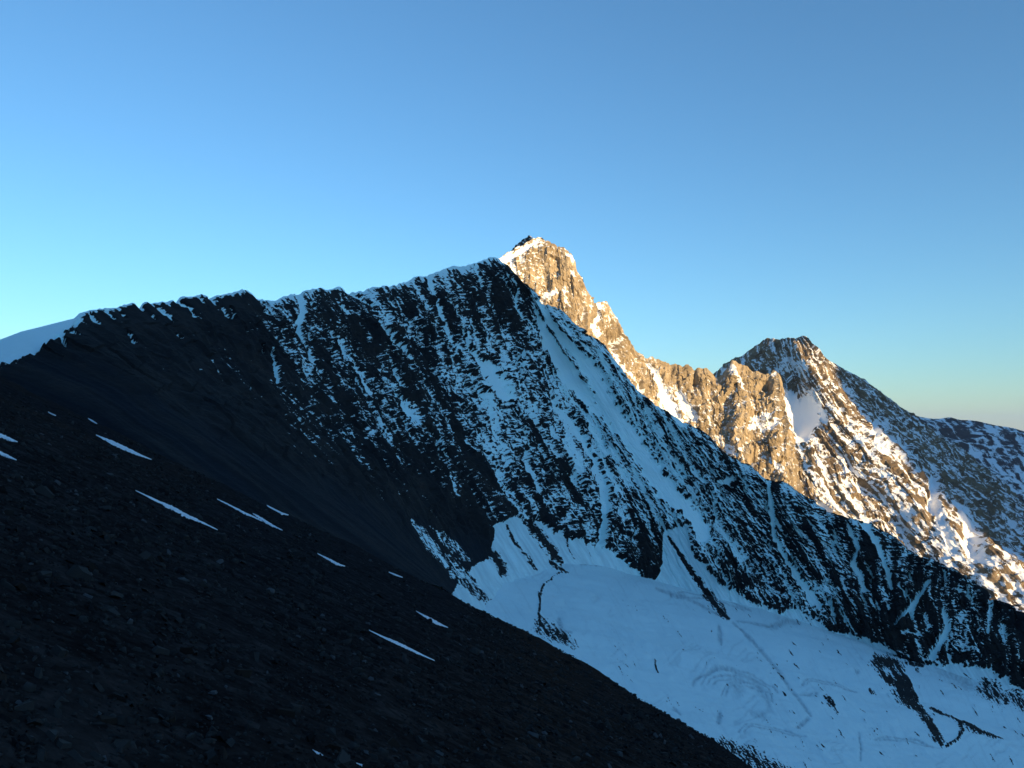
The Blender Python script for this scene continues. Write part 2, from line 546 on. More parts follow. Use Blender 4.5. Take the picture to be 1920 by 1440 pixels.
couloirs = [
    ([(1003, 588, 4), (1012, 612, 8), (1050, 677, 14), (1070, 705, 16), (1098, 745, 11), (1122, 775, 6)], .97),
    ([(1012, 566, 5), (1036, 610, 8), (1083, 663, 7), (1110, 700, 12), (1127, 733, 14), (1140, 765, 15), (1168, 800, 15), (1200, 848, 14), (1240, 910, 14), (1275, 945, 14), (1300, 970, 14), (1317, 1010, 12)], .98),
    ([(1032, 760, 9), (1062, 790, 10), (1090, 840, 9), (1112, 880, 9), (1125, 915, 9), (1130, 960, 7)], .9),
    ([(855, 625, 3), (870, 655, 7), (895, 690, 13), (915, 702, 20), (932, 730, 18), (950, 750, 9)], .93),
    ([(905, 745, 9), (911, 790, 8), (925, 830, 7), (945, 870, 4)], .85),
    ([(803, 520, 4), (812, 560, 3), (822, 600, 4), (832, 640, 6), (845, 660, 5), (865, 700, 4), (885, 735, 4), (905, 762, 3)], .92),
    ([(560, 546, 6), (565, 590, 5), (553, 620, 4), (560, 650, 3), (575, 680, 4), (595, 702, 3)], .92),
    ([(520, 578, 4), (530, 605, 3), (537, 622, 4)], .95),
    ([(717, 625, 3), (735, 650, 7), (755, 675, 6), (772, 695, 2.5)], .97),
    ([(722, 730, 3), (733, 745, 5), (748, 765, 6), (758, 790, 8)], .93),
    ([(755, 770, 12), (768, 800, 10)], .8),
    ([(650, 548, 3), (672, 560, 3), (695, 578, 2)], .95),
    ([(980, 850, 3), (985, 880, 4), (1000, 915, 4), (1008, 950, 3)], .85),
    ([(890, 500, 3), (893, 520, 3), (900, 540, 2)], .9), ([(945, 515, 2), (952, 535, 2)], .9),
    ([(918, 880, 4), (930, 905, 5), (938, 920, 5)], .85),
    ([(1120, 930, 6), (1125, 970, 7), (1122, 1010, 6), (1120, 1035, 6)], .95),
    ([(1335, 945, 3), (1342, 980, 5), (1365, 1020, 7), (1388, 1048, 10)], .9),
    ([(1440, 905, 5), (1447, 960, 5), (1450, 1010, 5), (1475, 1060, 7), (1505, 1100, 8), (1530, 1135, 12)], .92),
    ([(1520, 1120, 22), (1560, 1110, 10)], .75),
    ([(1255, 800, 8), (1290, 870, 6), (1330, 930, 5), (1350, 960, 4)], .85),
    ([(1350, 905, 7), (1372, 900, 7)], .9), ([(1300, 860, 8), (1340, 890, 5)], .75),
    ([(1622, 985, 8), (1640, 1010, 7), (1655, 1050, 5), (1666, 1082, 5), (1672, 1110, 3)], .92),
    ([(1738, 1093, 4), (1730, 1110, 4), (1703, 1148, 5), (1682, 1178, 3)], .97),
    ([(1600, 1060, 6), (1614, 1085, 5), (1620, 1110, 4)], .9),
    ([(1768, 1148, 5), (1776, 1178, 6), (1762, 1210, 6), (1746, 1238, 7)], .92),
    ([(1852, 1128, 5), (1853, 1165, 4), (1850, 1190, 3)], .85), ([(1800, 1160, 6), (1808, 1215, 8), (1830, 1225, 6)], .7),
    ([(1700, 1192, 6), (1720, 1196, 5)], .85), ([(1590, 985, 5), (1610, 1030, 4), (1600, 1055, 4)], .9),
    ([(1555, 1130, 4), (1563, 1160, 3), (1566, 1170, 2)], .9), ([(1797, 1108, 6), (1812, 1120, 5)], .8),
]
for pts in [[(198, 585, 3), (213, 604, 2)], [(226, 590, 2.5), (232, 600, 2)], [(256, 569, 3), (268, 584, 2)], [(296, 578, 3), (310, 592, 3.5), (324, 609, 1.5)], [(330, 562, 3), (343, 573, 3), (355, 578, 2), (363, 597, 2.5)], [(412, 580, 1.5), (419, 596, 2.5), (428, 606, 2)], [(429, 580, 2), (433, 600, 2.5)], [(392, 559, 3), (403, 574, 2)], [(124, 620, 3), (134, 630, 4), (144, 643, 2)], [(232, 626, 1.5), (240, 638, 2.5), (248, 650, 3)], [(108, 632, 4), (114, 645, 4), (121, 658, 3)], [(327, 631, 1.5), (337, 639, 2)], [(443, 620, 1.5), (452, 631, 2.5)], [(283, 595, 2.5), (290, 603, 2)], [(172, 590, 4), (178, 608, 4), (184, 612, 3)], [(376, 560, 3), (380, 570, 2)], [(150, 600, 4), (140, 612, 4)], [(640, 575, 3), (648, 590, 3)], [(755, 600, 3), (775, 615, 2)], [(790, 610, 1.5), (803, 630, 1.5)], [(885, 570, 1.5), (893, 588, 1.5)], [(915, 560, 1.2), (925, 580, 1.5)], [(935, 600, 1.2), (940, 615, 1.5)], [(505, 660, 2), (510, 690, 3), (518, 720, 3)], [(484, 655, 1.5), (488, 668, 2)], [(555, 790, 3), (563, 800, 3)], [(660, 710, 2), (672, 740, 3), (690, 760, 2)], [(600, 730, 2), (612, 752, 3), (618, 762, 2)], [(640, 700, 1.5), (655, 725, 2)]]:      # drips below the crest and lone flecks
    couloirs.append((pts, .93))
coul = np.zeros_like(D)
region = np.zeros(D.shape, np.int32)                  # which part of the mountain a face belongs to
for q, (pts, val) in enumerate(couloirs):
    if q < 5:                                         # powder spread beside the big snow ramps
        stroke(D, U, V, [(a, b, w * 3.0) for a, b, w in pts], .72, 0.9, 'max', rag)
    stroke(coul, U, V, [(a, b, w * (1.3 if q < 3 else 1.05)) for a, b, w in pts], val, 0.7, 'max', rag)
    part_k = {0: 1, 1: 2, 2: 3, 3: 4, 16: 5, 17: 6, 18: 7, 23: 8, 25: 9}.get(q)
    if part_k:
        own = np.zeros_like(D)
        stroke(own, U, V, [(a, b, w * (1.3 if q < 3 else 1.05)) for a, b, w in pts], 1.0, 0.7, 'max', rag)
        region[own > .5] = part_k
# thin snow runnels that follow the flow lines
r2 = np.random.default_rng(5)
for k in range(330):
    i = int(r2.uniform(0.30, 0.93) * NS); j = int(r2.uniform(0.0, 0.85) * NT); n = int(r2.uniform(14, 80))
    jj = np.clip(j + np.arange(0, n, 6), 0, NT - 1)
    di = np.cumsum(r2.normal(0, 1.2, len(jj))).astype(int)
    ii = np.clip(i + di, 0, NS - 1)
    w = r2.uniform(0.9, 2.4)
    if D[j, i] < 0.05 or len(set(jj)) < 3:
        continue
    pts = [(float(U[a, b]), float(V[a, b]), w * (0.5 + math.sin(math.pi * (q + .5) / len(jj)))) for q, (a, b) in enumerate(zip(jj, ii))]
    stroke(coul, U, V, pts, r2.uniform(.72, .95), 0.8, 'max', rag_fine)
coul *= (1 - 0.9 * talus)
# rim of wind-packed snow along the left crest, with drips
rim_w = np.interp(crest_u, [0, 160, 470, 520, 640, 800, 935, 950], [8, 4, 3.5, 5.5, 5, 7.5, 8, 0])
rim_n = np.clip(fbm(crest_u / 6, below / 60, 2.0, 4, .65) * 2.2, -0.6, 2.2) + 0.5 * fbm(crest_u / 45, 2.5, 2.0, 2)
rim = sstep(0.35, -0.35, (below + 4 * rag_fine) / np.maximum(rim_w * (0.9 + 1.9 * rim_n), 1.5) - 1)
rim *= sstep(956, 936, crest_u)
rim_spur = sstep(6, 2, below) * sstep(0.05, 0.3, fbm(crest_u / 25, 1.5, 7.0, 2)) * sstep(940, 960, crest_u) * sstep(1480, 1300, crest_u)
# the snowfield in the saddle at the far left
saddle_line = np.interp(U, [-500, 0, 20, 60, 85, 110, 135, 160], [800, 692, 690, 668, 660, 640, 612, 588])
saddle = sstep(5, -4, V - saddle_line + 9 * fbm(U / 18, V / 18, 9.0, 3) + 4 * fbm((U - V * .6) / 7, (V + U * .6) / 22, 3.0, 2)) * sstep(165, 140, U)
streaks = [
    ([(1252, 1005, 2), (1300, 1075, 4), (1330, 1118, 6), (1352, 1145, 7), (1362, 1160, 5)], 1.0),
    ([(1375, 1170, 1.5), (1410, 1205, 2), (1440, 1235, 2), (1480, 1290, 2), (1520, 1340, 1.5)], .62),
    ([(1010, 1110, 1.5), (1012, 1130, 1.7), (1016, 1105, 1.7), (1025, 1090, 1.7), (1040, 1078, 1.6), (1060, 1073, 1.6)], .9),
    ([(1012, 1130, 2), (1011, 1150, 2.2), (1013, 1172, 3)], .95),
    ([(1030, 1055, 3), (1045, 1066, 3), (1065, 1075, 2)], .9),
    ([(1090, 1062, 1.5), (1120, 1060, 3), (1150, 1056, 3), (1172, 1062, 4)], .62),
    ([(1230, 1103, 1.5), (1260, 1112, 2.5), (1285, 1118, 2.5), (1310, 1130, 2), (1345, 1150, 1.5)], .6),
    ([(1385, 1165, 2), (1410, 1168, 2.5), (1440, 1171, 2.5), (1475, 1164, 3), (1500, 1168, 2)], .55),
    ([(1228, 1237, 1.4), (1230, 1248, 1.6), (1234, 1258, 1.2)], .9),
    ([(1300, 1277, 2), (1302, 1270, 1.8), (1315, 1265, 1.8), (1340, 1255, 2.5), (1370, 1256, 2.5), (1400, 1270, 2.5), (1430, 1283, 1.6)], .55),
    ([(1380, 1275, 8), (1384, 1295, 6)], .4), ([(1415, 1280, 5), (1440, 1310, 5), (1440, 1325, 4)], .34), ([(1410, 1330, 4), (1430, 1336, 4)], .34),
    ([(1548, 1310, 3), (1560, 1320, 4), (1572, 1334, 2)], .8), ([(1500, 1303, 2), (1530, 1303, 2)], .45),
    ([(1605, 1265, 2.5), (1612, 1282, 3), (1640, 1320, 1.5)], .0),
    ([(1632, 1292, 3), (1640, 1297, 2)], .7), ([(1608, 1262, 2.4), (1606, 1262, 2)], .6),
    ([(1500, 1352, 2), (1515, 1345, 2), (1495, 1360, 2)], .6), ([(1610, 1370, 1.2), (1614, 1400, 1.4), (1612, 1420, 1.2)], .6),
    ([(1348, 1180, 2), (1350, 1200, 3), (1352, 1212, 1.2)], .65),
    ([(1284, 1318, 2), (1300, 1345, 1.5), (1350, 1330, 3), (1348, 1355, 3)], .0),
    ([(1349, 1332, 2.5), (1347, 1350, 3)], .6),
    # rock slide at the right
    ([(1650, 1240, 13), (1675, 1240, 12)], 1.0), ([(1636, 1240, 2), (1652, 1265, 4), (1672, 1280, 5)], 1.0),
    ([(1670, 1250, 5), (1690, 1290, 13), (1700, 1305, 12), (1715, 1325, 7)], 1.0), ([(1685, 1250, 4), (1705, 1290, 5), (1720, 1310, 4)], 1.0),
    ([(1712, 1310, 6), (1735, 1350, 6), (1755, 1380, 6), (1767, 1394, 3)], 1.0), ([(1725, 1320, 3), (1745, 1355, 3), (1770, 1392, 2)], .95),
    ([(1745, 1325, 2.5), (1765, 1337, 3), (1785, 1345, 3), (1798, 1355, 3)], .9), ([(1798, 1355, 3), (1805, 1375, 3.5), (1795, 1390, 2.5), (1775, 1397, 2)], .9),
    ([(1805, 1358, 6), (1820, 1366, 7), (1835, 1378, 4)], 1.0), ([(1835, 1376, 3), (1860, 1385, 2.5), (1878, 1390, 2.5)], .85),
    ([(1700, 1240, 4), (1730, 1248, 4)], .8), ([(1720, 1255, 3), (1728, 1270, 1.5)], .8),
    ([(1770, 1245, 14), (1800, 1265, 14), (1815, 1285, 8)], .55), ([(1850, 1290, 16), (1875, 1312, 14)], .72), ([(1905, 1300, 10), (1915, 1330, 8)], .7),
    # dark debris at the left edge, under the talus
    ([(905, 1025, 7), (925, 1050, 9), (940, 1072, 8)], 1.0), ([(855, 1068, 4), (870, 1052, 5), (890, 1045, 4)], .95), ([(862, 1074, 3), (885, 1092, 2)], .8),
    ([(845, 1080, 12), (880, 1105, 9), (910, 1130, 5)], .68),
    ([(978, 1035, 3), (990, 1055, 3), (1000, 1068, 2)], .85), ([(985, 1040, 2), (1005, 1070, 1.5)], .7),
    ([(945, 985, 2.5), (960, 1015, 3), (972, 1030, 1.5)], .85), ([(985, 972, 6), (1010, 1005, 8), (1040, 1045, 7), (1052, 1058, 4)], 1.0),
    ([(1058, 1010, 2), (1066, 1035, 1.5), (1075, 1050, 1)], .75), ([(1095, 1015, 1.8), (1105, 1045, 1)], .7), ([(1000, 1000, 1), (1010, 1025, 1)], .5),
    # rubble at the lower left edge
    ([(1015, 1175, 12), (1045, 1195, 12), (1075, 1215, 6)], .7), ([(1048, 1160, 3), (1052, 1185, 3), (1070, 1190, 2)], .6),
    ([(1355, 1395, 10), (1400, 1415, 14), (1440, 1435, 12), (1480, 1450, 10)], .72), ([(1265, 1325, 3), (1275, 1335, 2)], .6),
]


def paint_dirt(field, uu, vv, rl):
    for pts, val in streaks:
        if val > .66:
            stroke(field, uu, vv, [(a, b, w * .8) for a, b, w in pts], val, 1.5, 'max', rl)
    r3 = np.random.default_rng(8)
    for q in range(210):                              # small scattered marks, drawn out down the slope
        u0 = r3.uniform(1120, 1930); v0 = r3.uniform(1120, 1440)
        L = r3.uniform(3, 24); w = r3.uniform(.4, 1.2)
        ang = math.radians(r3.normal(52, 9))
        pts = [(u0, v0, w * .6), (u0 + L * .5 * math.cos(ang), v0 + L * .5 * math.sin(ang), w), (u0 + L * math.cos(ang), v0 + L * math.sin(ang), w * .4)]
        stroke(field, uu, vv, pts, r3.uniform(.5, .95) * (0.55 + 0.45 * (u0 > 1450)), 1.2, 'max', rl)


dust = np.zeros_like(D)
stroke(dust, U, V, [(765, 982, 2), (790, 1012, 6), (820, 1045, 9), (850, 1075, 11), (875, 1100, 9)], .62, .9, 'max', rag)
stroke(dust, U, V, [(800, 990, 2), (835, 1020, 6), (870, 1050, 7)], .4, .9, 'max', rag)
D = np.maximum.reduce([D, coul, rim * 0.97, rim_spur * 0.8, saddle, apron, dust])
wdirt = np.zeros_like(dust)
paint_dirt(wdirt, U, V, rag + 0.8 * rag_fine)
D = np.where(apron > .5, np.minimum(D, 1 - wdirt), D)
deep = np.clip(np.maximum.reduce([sstep(.75, .95, coul), saddle, apron]), 0, 1)

# relief of the rock: buttresses and gullies down the flow lines, strata, crags
wx = 14 * fbm(X3[..., 0] / 60, X3[..., 1] / 60, X3[..., 2] / 60, 3)
g1 = ridged((la + wx) / 52, lb / 300, 0.3, 2)
g2 = ridged((la + 0.7 * wx) / 19, lb / 110, 4.3, 3)
g3 = ridged((la + 0.5 * wx) / 7.5, lb / 40, 9.7, 2)
crag = fbm(X3[..., 0] / 17, X3[..., 1] / 17, X3[..., 2] / 17, 6, 0.56)
zz = X3[..., 2] + 0.16 * X3[..., 0] + 5.5 * fbm(X3[..., 0] / 45, X3[..., 1] / 45, X3[..., 2] / 45, 3)
ph = zz / 6.5
st = ph - np.floor(ph)
saw = np.where(st < 0.72, st / 0.72, (1 - st) / 0.28) - 0.5       # ledge: wide riser, short tread
lm = sstep(0.0, 0.45, fbm(X3[..., 0] / 40, X3[..., 1] / 40, X3[..., 2] / 40 + 9, 3))
amp = (1 - 0.93 * talus) * (1 - 0.82 * deep)
te = np.interp(crest_u, [0, 460, 700, 1000], [.20, .17, .10, .06])
edge_f = sstep(0, 1, tt[:, None] / te) * 0.88 + 0.12
amp = amp * np.clip(Y / 600, .38, 1.0)
beds = fbm((la + wx) / 16, zz / 2.6, 6.0, 4, .6)
disp = amp * edge_f * (6.0 * g1 + 4.2 * g2 + 1.9 * g3 + 4.0 * crag + 0.9 * lm * saw + 1.3 * beds
                       + 1.9 * blocks((la + .6 * wx) / 9, (lb + .3 * la) / 15, 2) + 1.0 * blocks((la + .4 * wx) / 3.6, (zz + .1 * la) / 4.4, 5))
talus_rel = talus * np.clip(Y / 500, .4, 1) * (2.0 * ridged((la + wx) / 30, lb / 260, 7.2, 2) + 1.1 * ridged((la + 0.4 * wx) / 13, lb / 400, 2.2, 3) + 0.8 * ridged((la + .6 * wx) / 5, lb / 90, 4.4, 2) + 0.8 * fbm(X3[..., 0] / 6, X3[..., 1] / 6, X3[..., 2] / 6, 5, .62))
disp = disp + talus_rel - 1.2 * sstep(.3, .9, coul) + 0.8 * apron * fbm(U / 40, V / 40, 4.0, 3)
P1 = P + N0 * disp[..., None]
N1 = normals(P1)
nz = N1[..., 2]
nzl = nz - blur(nz, 9, 2)
conc = blur(disp.astype(np.float32), 6, 2) - disp
T = (0.60 * zs(nzl) + 0.30 * zs(conc) + 0.80 * zs(fbm(X3[..., 0] / 1.9, X3[..., 1] / 1.9, X3[..., 2] / 1.5, 3, 0.75))
     + 0.50 * zs(fbm((la + wx) / 4.2, zz / 1.2, 2.6, 3, .7)) + 0.75 * zs(fbm((la + 1.2 * wx) / 2.6, lb / 34, 1.1, 4, .6)))
T = zs(T)
F = T - qnorm(1 - D)
F = np.where(D < 0.012, -3, F) + np.where(D > 0.9, 1.2, 0)
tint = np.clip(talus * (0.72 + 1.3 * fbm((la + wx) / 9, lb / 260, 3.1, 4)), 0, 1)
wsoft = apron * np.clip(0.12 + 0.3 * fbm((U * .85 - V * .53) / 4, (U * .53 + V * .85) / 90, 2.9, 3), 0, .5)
P2, (F2, tint2, wsoft) = add_back(P1, [np.clip(F, -3, 3) * 0.5, tint, wsoft], 14, 240, 190)
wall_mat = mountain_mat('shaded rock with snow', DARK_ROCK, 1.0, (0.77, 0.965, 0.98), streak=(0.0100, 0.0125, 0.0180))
region = np.where(talus > .5, 10, region)
region = np.where(saddle > .5, 11, region)
region = np.where((apron > .5), 12, region)
region = np.concatenate([np.zeros((14, NS), np.int32), region], 0)
wall_parts = {1: ('snow_couloir', 'left strand of the broad snow ramp under the summit'), 2: ('snow_couloir', 'long right strand of the broad snow ramp falling to the glacier'),
              3: ('snow_couloir', 'snow chute between the central patch and the long ramp'), 4: ('snow_patch', 'bright snow patch in the middle of the wall'),
              5: ('snow_couloir', 'short straight snow chute just left of the dark rock island'), 6: ('snow_couloir', 'snow gully right of the apron with the long dark streak'),
              7: ('snow_couloir', 'winding snow gully ending in a patch above the glacier'), 8: ('snow_ramp', 'narrow snow ramp slanting down to the left on the dark rock'),
              9: ('snow_couloir', 'curved snow gully low on the right of the wall'), 10: ('talus_slope', 'smooth dark talus under the left ridge'),
              11: ('snowfield', 'smooth snowfield in the saddle at the left edge'), 12: ('snow_apron', 'snow aprons where the glacier laps on the wall')}
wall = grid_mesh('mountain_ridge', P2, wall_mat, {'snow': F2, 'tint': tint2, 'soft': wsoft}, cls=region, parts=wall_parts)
tag(wall, 'dark shaded rock wall with snow gullies rising above the glacier', 'mountain', 'structure')

# ------------------------------------------------------------------ glacier below the wall
def glacier_z(x, y):
    return -82.0 - 0.264 * x - 0.011 * y


GU, GV = 720, 290
gu = np.linspace(730, 2350, GU)[None, :] * np.ones((GV, 1))
g_top = np.interp(gu, [730, 860, 900, 1000, 1100, 1180, 1240, 1300, 1400, 1500, 1700, 1900, 2350],
                  [1130, 1050, 1028, 1015, 1030, 1045, 1055, 1062, 1095, 1130, 1205, 1262, 1465]) - 4
for _ in range(2):
    g_top = blur(g_top.astype(np.float32), 22, 1)
g_t = np.linspace(0, 1, GV)[:, None]
gv = g_top + (1600 + 0.12 * (gu - 1400) - g_top) * g_t
aa = (gu - 960) / FPX; bb = (720 - gv) / FPX
ay = CP - bb * SP; az = SP + bb * CP
# ray meets the sloping ice surface
k = -82.0 / (az + 0.264 * aa + 0.011 * ay)
G = np.stack([aa * k, ay * k, az * k], -1)
gx, gy = G[..., 0], G[..., 1]
gu0, gv0 = gu.copy(), gv.copy()
und = 4.0 * fbm(gx / 90, gy / 90, 0.4, 3) + 0.9 * fbm(gx / 17, gy / 17, 1.4, 3) + 0.45 * fbm(gx / 5, gy / 5, 2.4, 4)
gp, ga_ = gu * .85 - gv * .53, gu * .53 + gv * .85          # across and down the fall line
grag = 0.5 * fbm(gu / 5, gv / 5, 5.0, 3)
grag_l = 1.1 * fbm(gp / 2.6, ga_ / 30, 5.0, 3)
dirt = np.zeros_like(gu, dtype=np.float32)
groove = np.zeros_like(dirt)
soft = np.zeros_like(dirt)
for pts, val in streaks:                              # grey bergschrund lines and old crevasses
    if 0 < val <= .66:
        stroke(soft, gu, gv, pts, val, 1.6, 'max', (grag + grag_l).astype(np.float32))
crev = sstep(.55, .8, ridged(gp / 60 + .5 * fbm(gu / 30, gv / 30, 2.2, 2), ga_ / 16, 3.7, 2)) * sstep(.1, .4, fbm(gu / 90, gv / 60, 8.8, 2))
for (cu, cv, ra, rb, a0, a1, n) in [(1385, 1300, 75, 40, 200, 345, 3), (1400, 1305, 48, 26, 190, 360, 2), (1330, 1150, 90, 35, 215, 330, 2), (1560, 1300, 60, 22, 200, 320, 2), (1450, 1385, 70, 26, 200, 330, 2), (1700, 1400, 70, 20, 210, 330, 2)]:
    for q in range(n):                                # sets of bowed crevasses
        an = np.radians(np.linspace(a0, a1, 12))
        k_ = 1 - .16 * q
        stroke(soft, gu, gv, [(cu + ra * k_ * math.cos(t_), cv + rb * k_ * math.sin(t_) + (.18 * ra + 5 * math.sin(t_ * 5 + q)) * k_ * math.cos(t_), 1.0) for t_ in an], .55, 1.4, 'max', (2.2 * grag + grag_l).astype(np.float32))
soft = soft * np.clip(0.75 + 0.8 * fbm(gu / 5, gv / 5, 1.9, 3), 0, 1.2) + 0.22 * crev
soft += 0.34 * np.clip(fbm(gp / 4, ga_ / 140, 2.9, 4, .6) - .12, 0, 1) + 0.10 * np.clip(fbm(gu / 60, gv / 40, 6.9, 3), 0, 1)
soft += 0.30 * sstep(.35, .7, fbm(gu / 2.2, gv / 2.2, 3.9, 2)) * sstep(-.1, .5, fbm(gu / 70, gv / 50, 1.9, 2))
soft += 0.13 * np.clip(fbm(gu / 4.5, gv / 4.5, 4.9, 3), 0, 1) + 0.10 * np.clip(fbm(gu / 14, gv / 9, 7.9, 3), 0, 1)
soft = np.clip(0.85 * soft - .03, 0, .8)
paint_dirt(dirt, gu, gv, (grag + grag_l).astype(np.float32))
gT = zs(0.8 * zs(fbm(gx / 1.1, gy / 1.1, 0.1, 3, 0.7)) + 1.0 * zs(fbm(gp / 2.2, ga_ / 26, 3.0, 3)))
gF = 0.35 + np.where(dirt > 0.02, -1, 0) * 0
cover = np.clip(1 - dirt, 0.02, 0.9995)
gF = np.clip(gT - qnorm(1 - cover), -3, 3) * 0.5
gF = np.where(dirt < 0.015, 1.2, gF)
G[..., 2] += und - 0.9 * soft + 0.35 * sstep(.3, .9, dirt)
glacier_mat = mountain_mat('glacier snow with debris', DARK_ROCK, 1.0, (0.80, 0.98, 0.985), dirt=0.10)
g_reg = np.zeros(gF.shape, np.int32)
g_reg[(dirt > .45) & (gu > 1625) & (gu < 1885) & (gv > 1225)] = 1
g_reg[(dirt > .45) & (gu > 1290) & (gu < 1375) & (gv < 1170)] = 2
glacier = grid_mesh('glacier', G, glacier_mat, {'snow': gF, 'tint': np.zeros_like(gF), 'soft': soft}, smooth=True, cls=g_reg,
                    parts={1: ('rock_slide', 'dark tongue of fallen rock at the right'), 2: ('debris_streak', 'straight dark debris streak below the couloir')})
tag(glacier, 'pale blue snow-covered glacier filling the basin under the rock wall', 'glacier', 'structure')
# ------------------------------------------------------------------ sunlit peak and its ridge, behind the wall
peak_crest = [(905, 505), (925, 492), (935, 484), (960, 473), (985, 460), (1005, 450), (1012, 446), (1020, 452), (1040, 461), (1055, 466), (1070, 478), (1078, 489),
              (1080, 505), (1088, 520), (1096, 535), (1100, 549), (1108, 560), (1115, 573), (1122, 568), (1138, 566), (1146, 584), (1157, 605), (1166, 620),
              (1175, 640), (1188, 655), (1195, 665), (1203, 664), (1206, 672), (1212, 675), (1225, 673), (1240, 679), (1255, 686), (1265, 683), (1278, 689),
              (1290, 684), (1300, 692), (1325, 692), (1335, 702), (1341, 713), (1350, 709), (1358, 701), (1374, 678), (1390, 682), (1400, 688), (1410, 698), (1422, 700),
              (1432, 706), (1445, 702), (1453, 694), (1463, 705), (1467, 720), (1470, 755), (1476, 795), (1485, 835), (1495, 865), (1515, 895), (1540, 930), (1580, 965), (1650, 1020)]
spur_u = [p[0] for p in wall_crest]; spur_v = [p[1] for p in wall_crest]


def auto_cols(crest_y, slope_deg, lean, extra, K=6, bow=0.0):
    cols = []
    for (u, y) in crest_y:
        v0 = float(np.interp(u, [p[0] for p in peak_crest], [p[1] for p in peak_crest]))
        v1 = max(float(np.interp(u + lean, spur_u, spur_v)) + extra, v0 + 70)
        c = []
        for q in range(K):
            f = q / (K - 1)
            v = v0 + (v1 - v0) * f
            yy = y - (v - v0) / FPX * y / math.tan(math.radians(slope_deg)) * (1 - bow * math.sin(math.pi * f))
            c.append((u + lean * f, v, yy))
        cols.append(c)
    return cols


pk_cols = auto_cols([(905, 1700), (960, 1730), (1012, 1750), (1078, 1725), (1115, 1738), (1160, 1755), (1210, 1765), (1255, 1765), (1300, 1748), (1341, 1738), (1374, 1728),
                     (1410, 1718), (1453, 1705), (1468, 1690), (1485, 1665), (1540, 1590), (1650, 1470)], 62, 26, 90)
MS, MT = 520, 230
U, V, Y, ss, tt = loft(pk_cols, MS, MT, peak_crest, fade=0.14, jag=3.0)
P = at(U, V, Y)
la = np.concatenate([[0], np.cumsum(np.linalg.norm(np.diff(P[MT // 2], axis=0), axis=1))])[None, :] * np.ones((MT, 1))
lb = np.concatenate([np.zeros((1, MS)), np.cumsum(np.linalg.norm(np.diff(P, axis=0), axis=2), axis=0)], 0)
N0 = normals(P)
X3 = P.astype(np.float32)
rag = (0.7 * fbm(U / 9, V / 9, 3.3, 3)).astype(np.float32)
notes = [(960, 490, .85), (985, 520, .35), (1010, 470, .45), (1040, 480, .18), (1070, 500, .25), (1040, 520, .14), (1000, 560, .3), (1030, 560, .38), (1070, 550, .15), (1090, 560, .2), (1060, 600, .12),
         (1130, 590, .5), (1110, 610, .18), (1150, 620, .3), (1120, 650, .22), (1160, 680, .12), (1180, 700, .3), (1200, 720, .15), (1215, 690, .4), (1240, 690, .05), (1280, 710, .04), (1320, 720, .04),
         (1230, 760, .3), (1270, 760, .9), (1300, 780, .5), (1330, 750, .25), (1340, 780, .34), (1380, 700, .08), (1370, 760, .32), (1400, 760, .22), (1420, 720, .06), (1450, 720, .03), (1440, 770, .3), (1330, 820, .35),
         (1390, 830, .18), (1420, 800, .25), (1450, 810, .25), (1370, 850, .3), (1430, 850, .16), (1470, 880, .22), (1500, 920, .3), (1540, 945, .5)]
D = np.clip(gmap(U, V, notes, 20) * (0.70 + 1.3 * fbm(U / 20, V / 20, 7.0, 3)), 0, .95)
coul = np.zeros_like(D)
for pts, val in [
    ([(940, 488, 7), (965, 482, 8), (990, 466, 7), (1008, 455, 5)], .95), ([(958, 500, 6), (972, 520, 4)], .8), ([(1212, 684, 4), (1225, 700, 7), (1234, 722, 7), (1240, 735, 6)], .97),
    ([(1243, 738, 12), (1252, 755, 14), (1262, 778, 14), (1275, 800, 10)], .99), ([(1275, 740, 8), (1285, 760, 9), (1300, 785, 8)], .97), ([(1025, 556, 8), (1042, 550, 5)], .9),
    ([(1066, 482, 5), (1073, 486, 4)], .9), ([(1071, 512, 3), (1074, 520, 3)], .95), ([(1058, 540, 3), (1060, 570, 2)], .8), ([(1122, 574, 5), (1118, 590, 4), (1108, 612, 5), (1116, 630, 5)], .85),
    ([(1147, 660, 4), (1160, 690, 5), (1185, 715, 4), (1200, 735, 4)], .9), ([(1372, 690, 5), (1378, 705, 4), (1392, 725, 4)], .75), ([(1410, 795, 10), (1440, 785, 8)], .85), ([(1430, 805, 8), (1455, 795, 6)], .9),
    ([(1470, 745, 4), (1475, 765, 6), (1472, 785, 5)], .95), ([(1350, 830, 10), (1380, 850, 8)], .75), ([(1540, 950, 12), (1560, 962, 8)], .99), ([(1448, 865, 5), (1465, 880, 4)], .85), ([(1455, 700, 3), (1451, 704, 3)], .9),
]:
    stroke(coul, U, V, pts, val, 0.7, 'max', rag)
D = np.maximum(D, coul)
deep = sstep(.85, .97, coul)
wx = 18 * fbm(X3[..., 0] / 80, X3[..., 1] / 80, X3[..., 2] / 80, 3)
g1 = ridged((la + wx) / 95, lb / 420, 2.3, 2)
g2 = ridged((la + .7 * wx) / 34, lb / 170, 4.9, 3)
g3 = ridged((la + .5 * wx) / 13, lb / 80, 8.1, 2)
crag = fbm(X3[..., 0] / 34, X3[..., 1] / 34, X3[..., 2] / 34, 6, 0.62)
zz = X3[..., 2] + 0.1 * X3[..., 0] + 12 * fbm(X3[..., 0] / 90, X3[..., 1] / 90, X3[..., 2] / 90, 3)
st = zz / 15 - np.floor(zz / 15)
saw = np.where(st < 0.75, st / 0.75, (1 - st) / 0.25) - 0.5
beds = fbm((la + wx) / 40, zz / 6, 6.0, 4, .6)
edge_f = sstep(0, 0.10, tt)[:, None] * 0.7 + 0.3
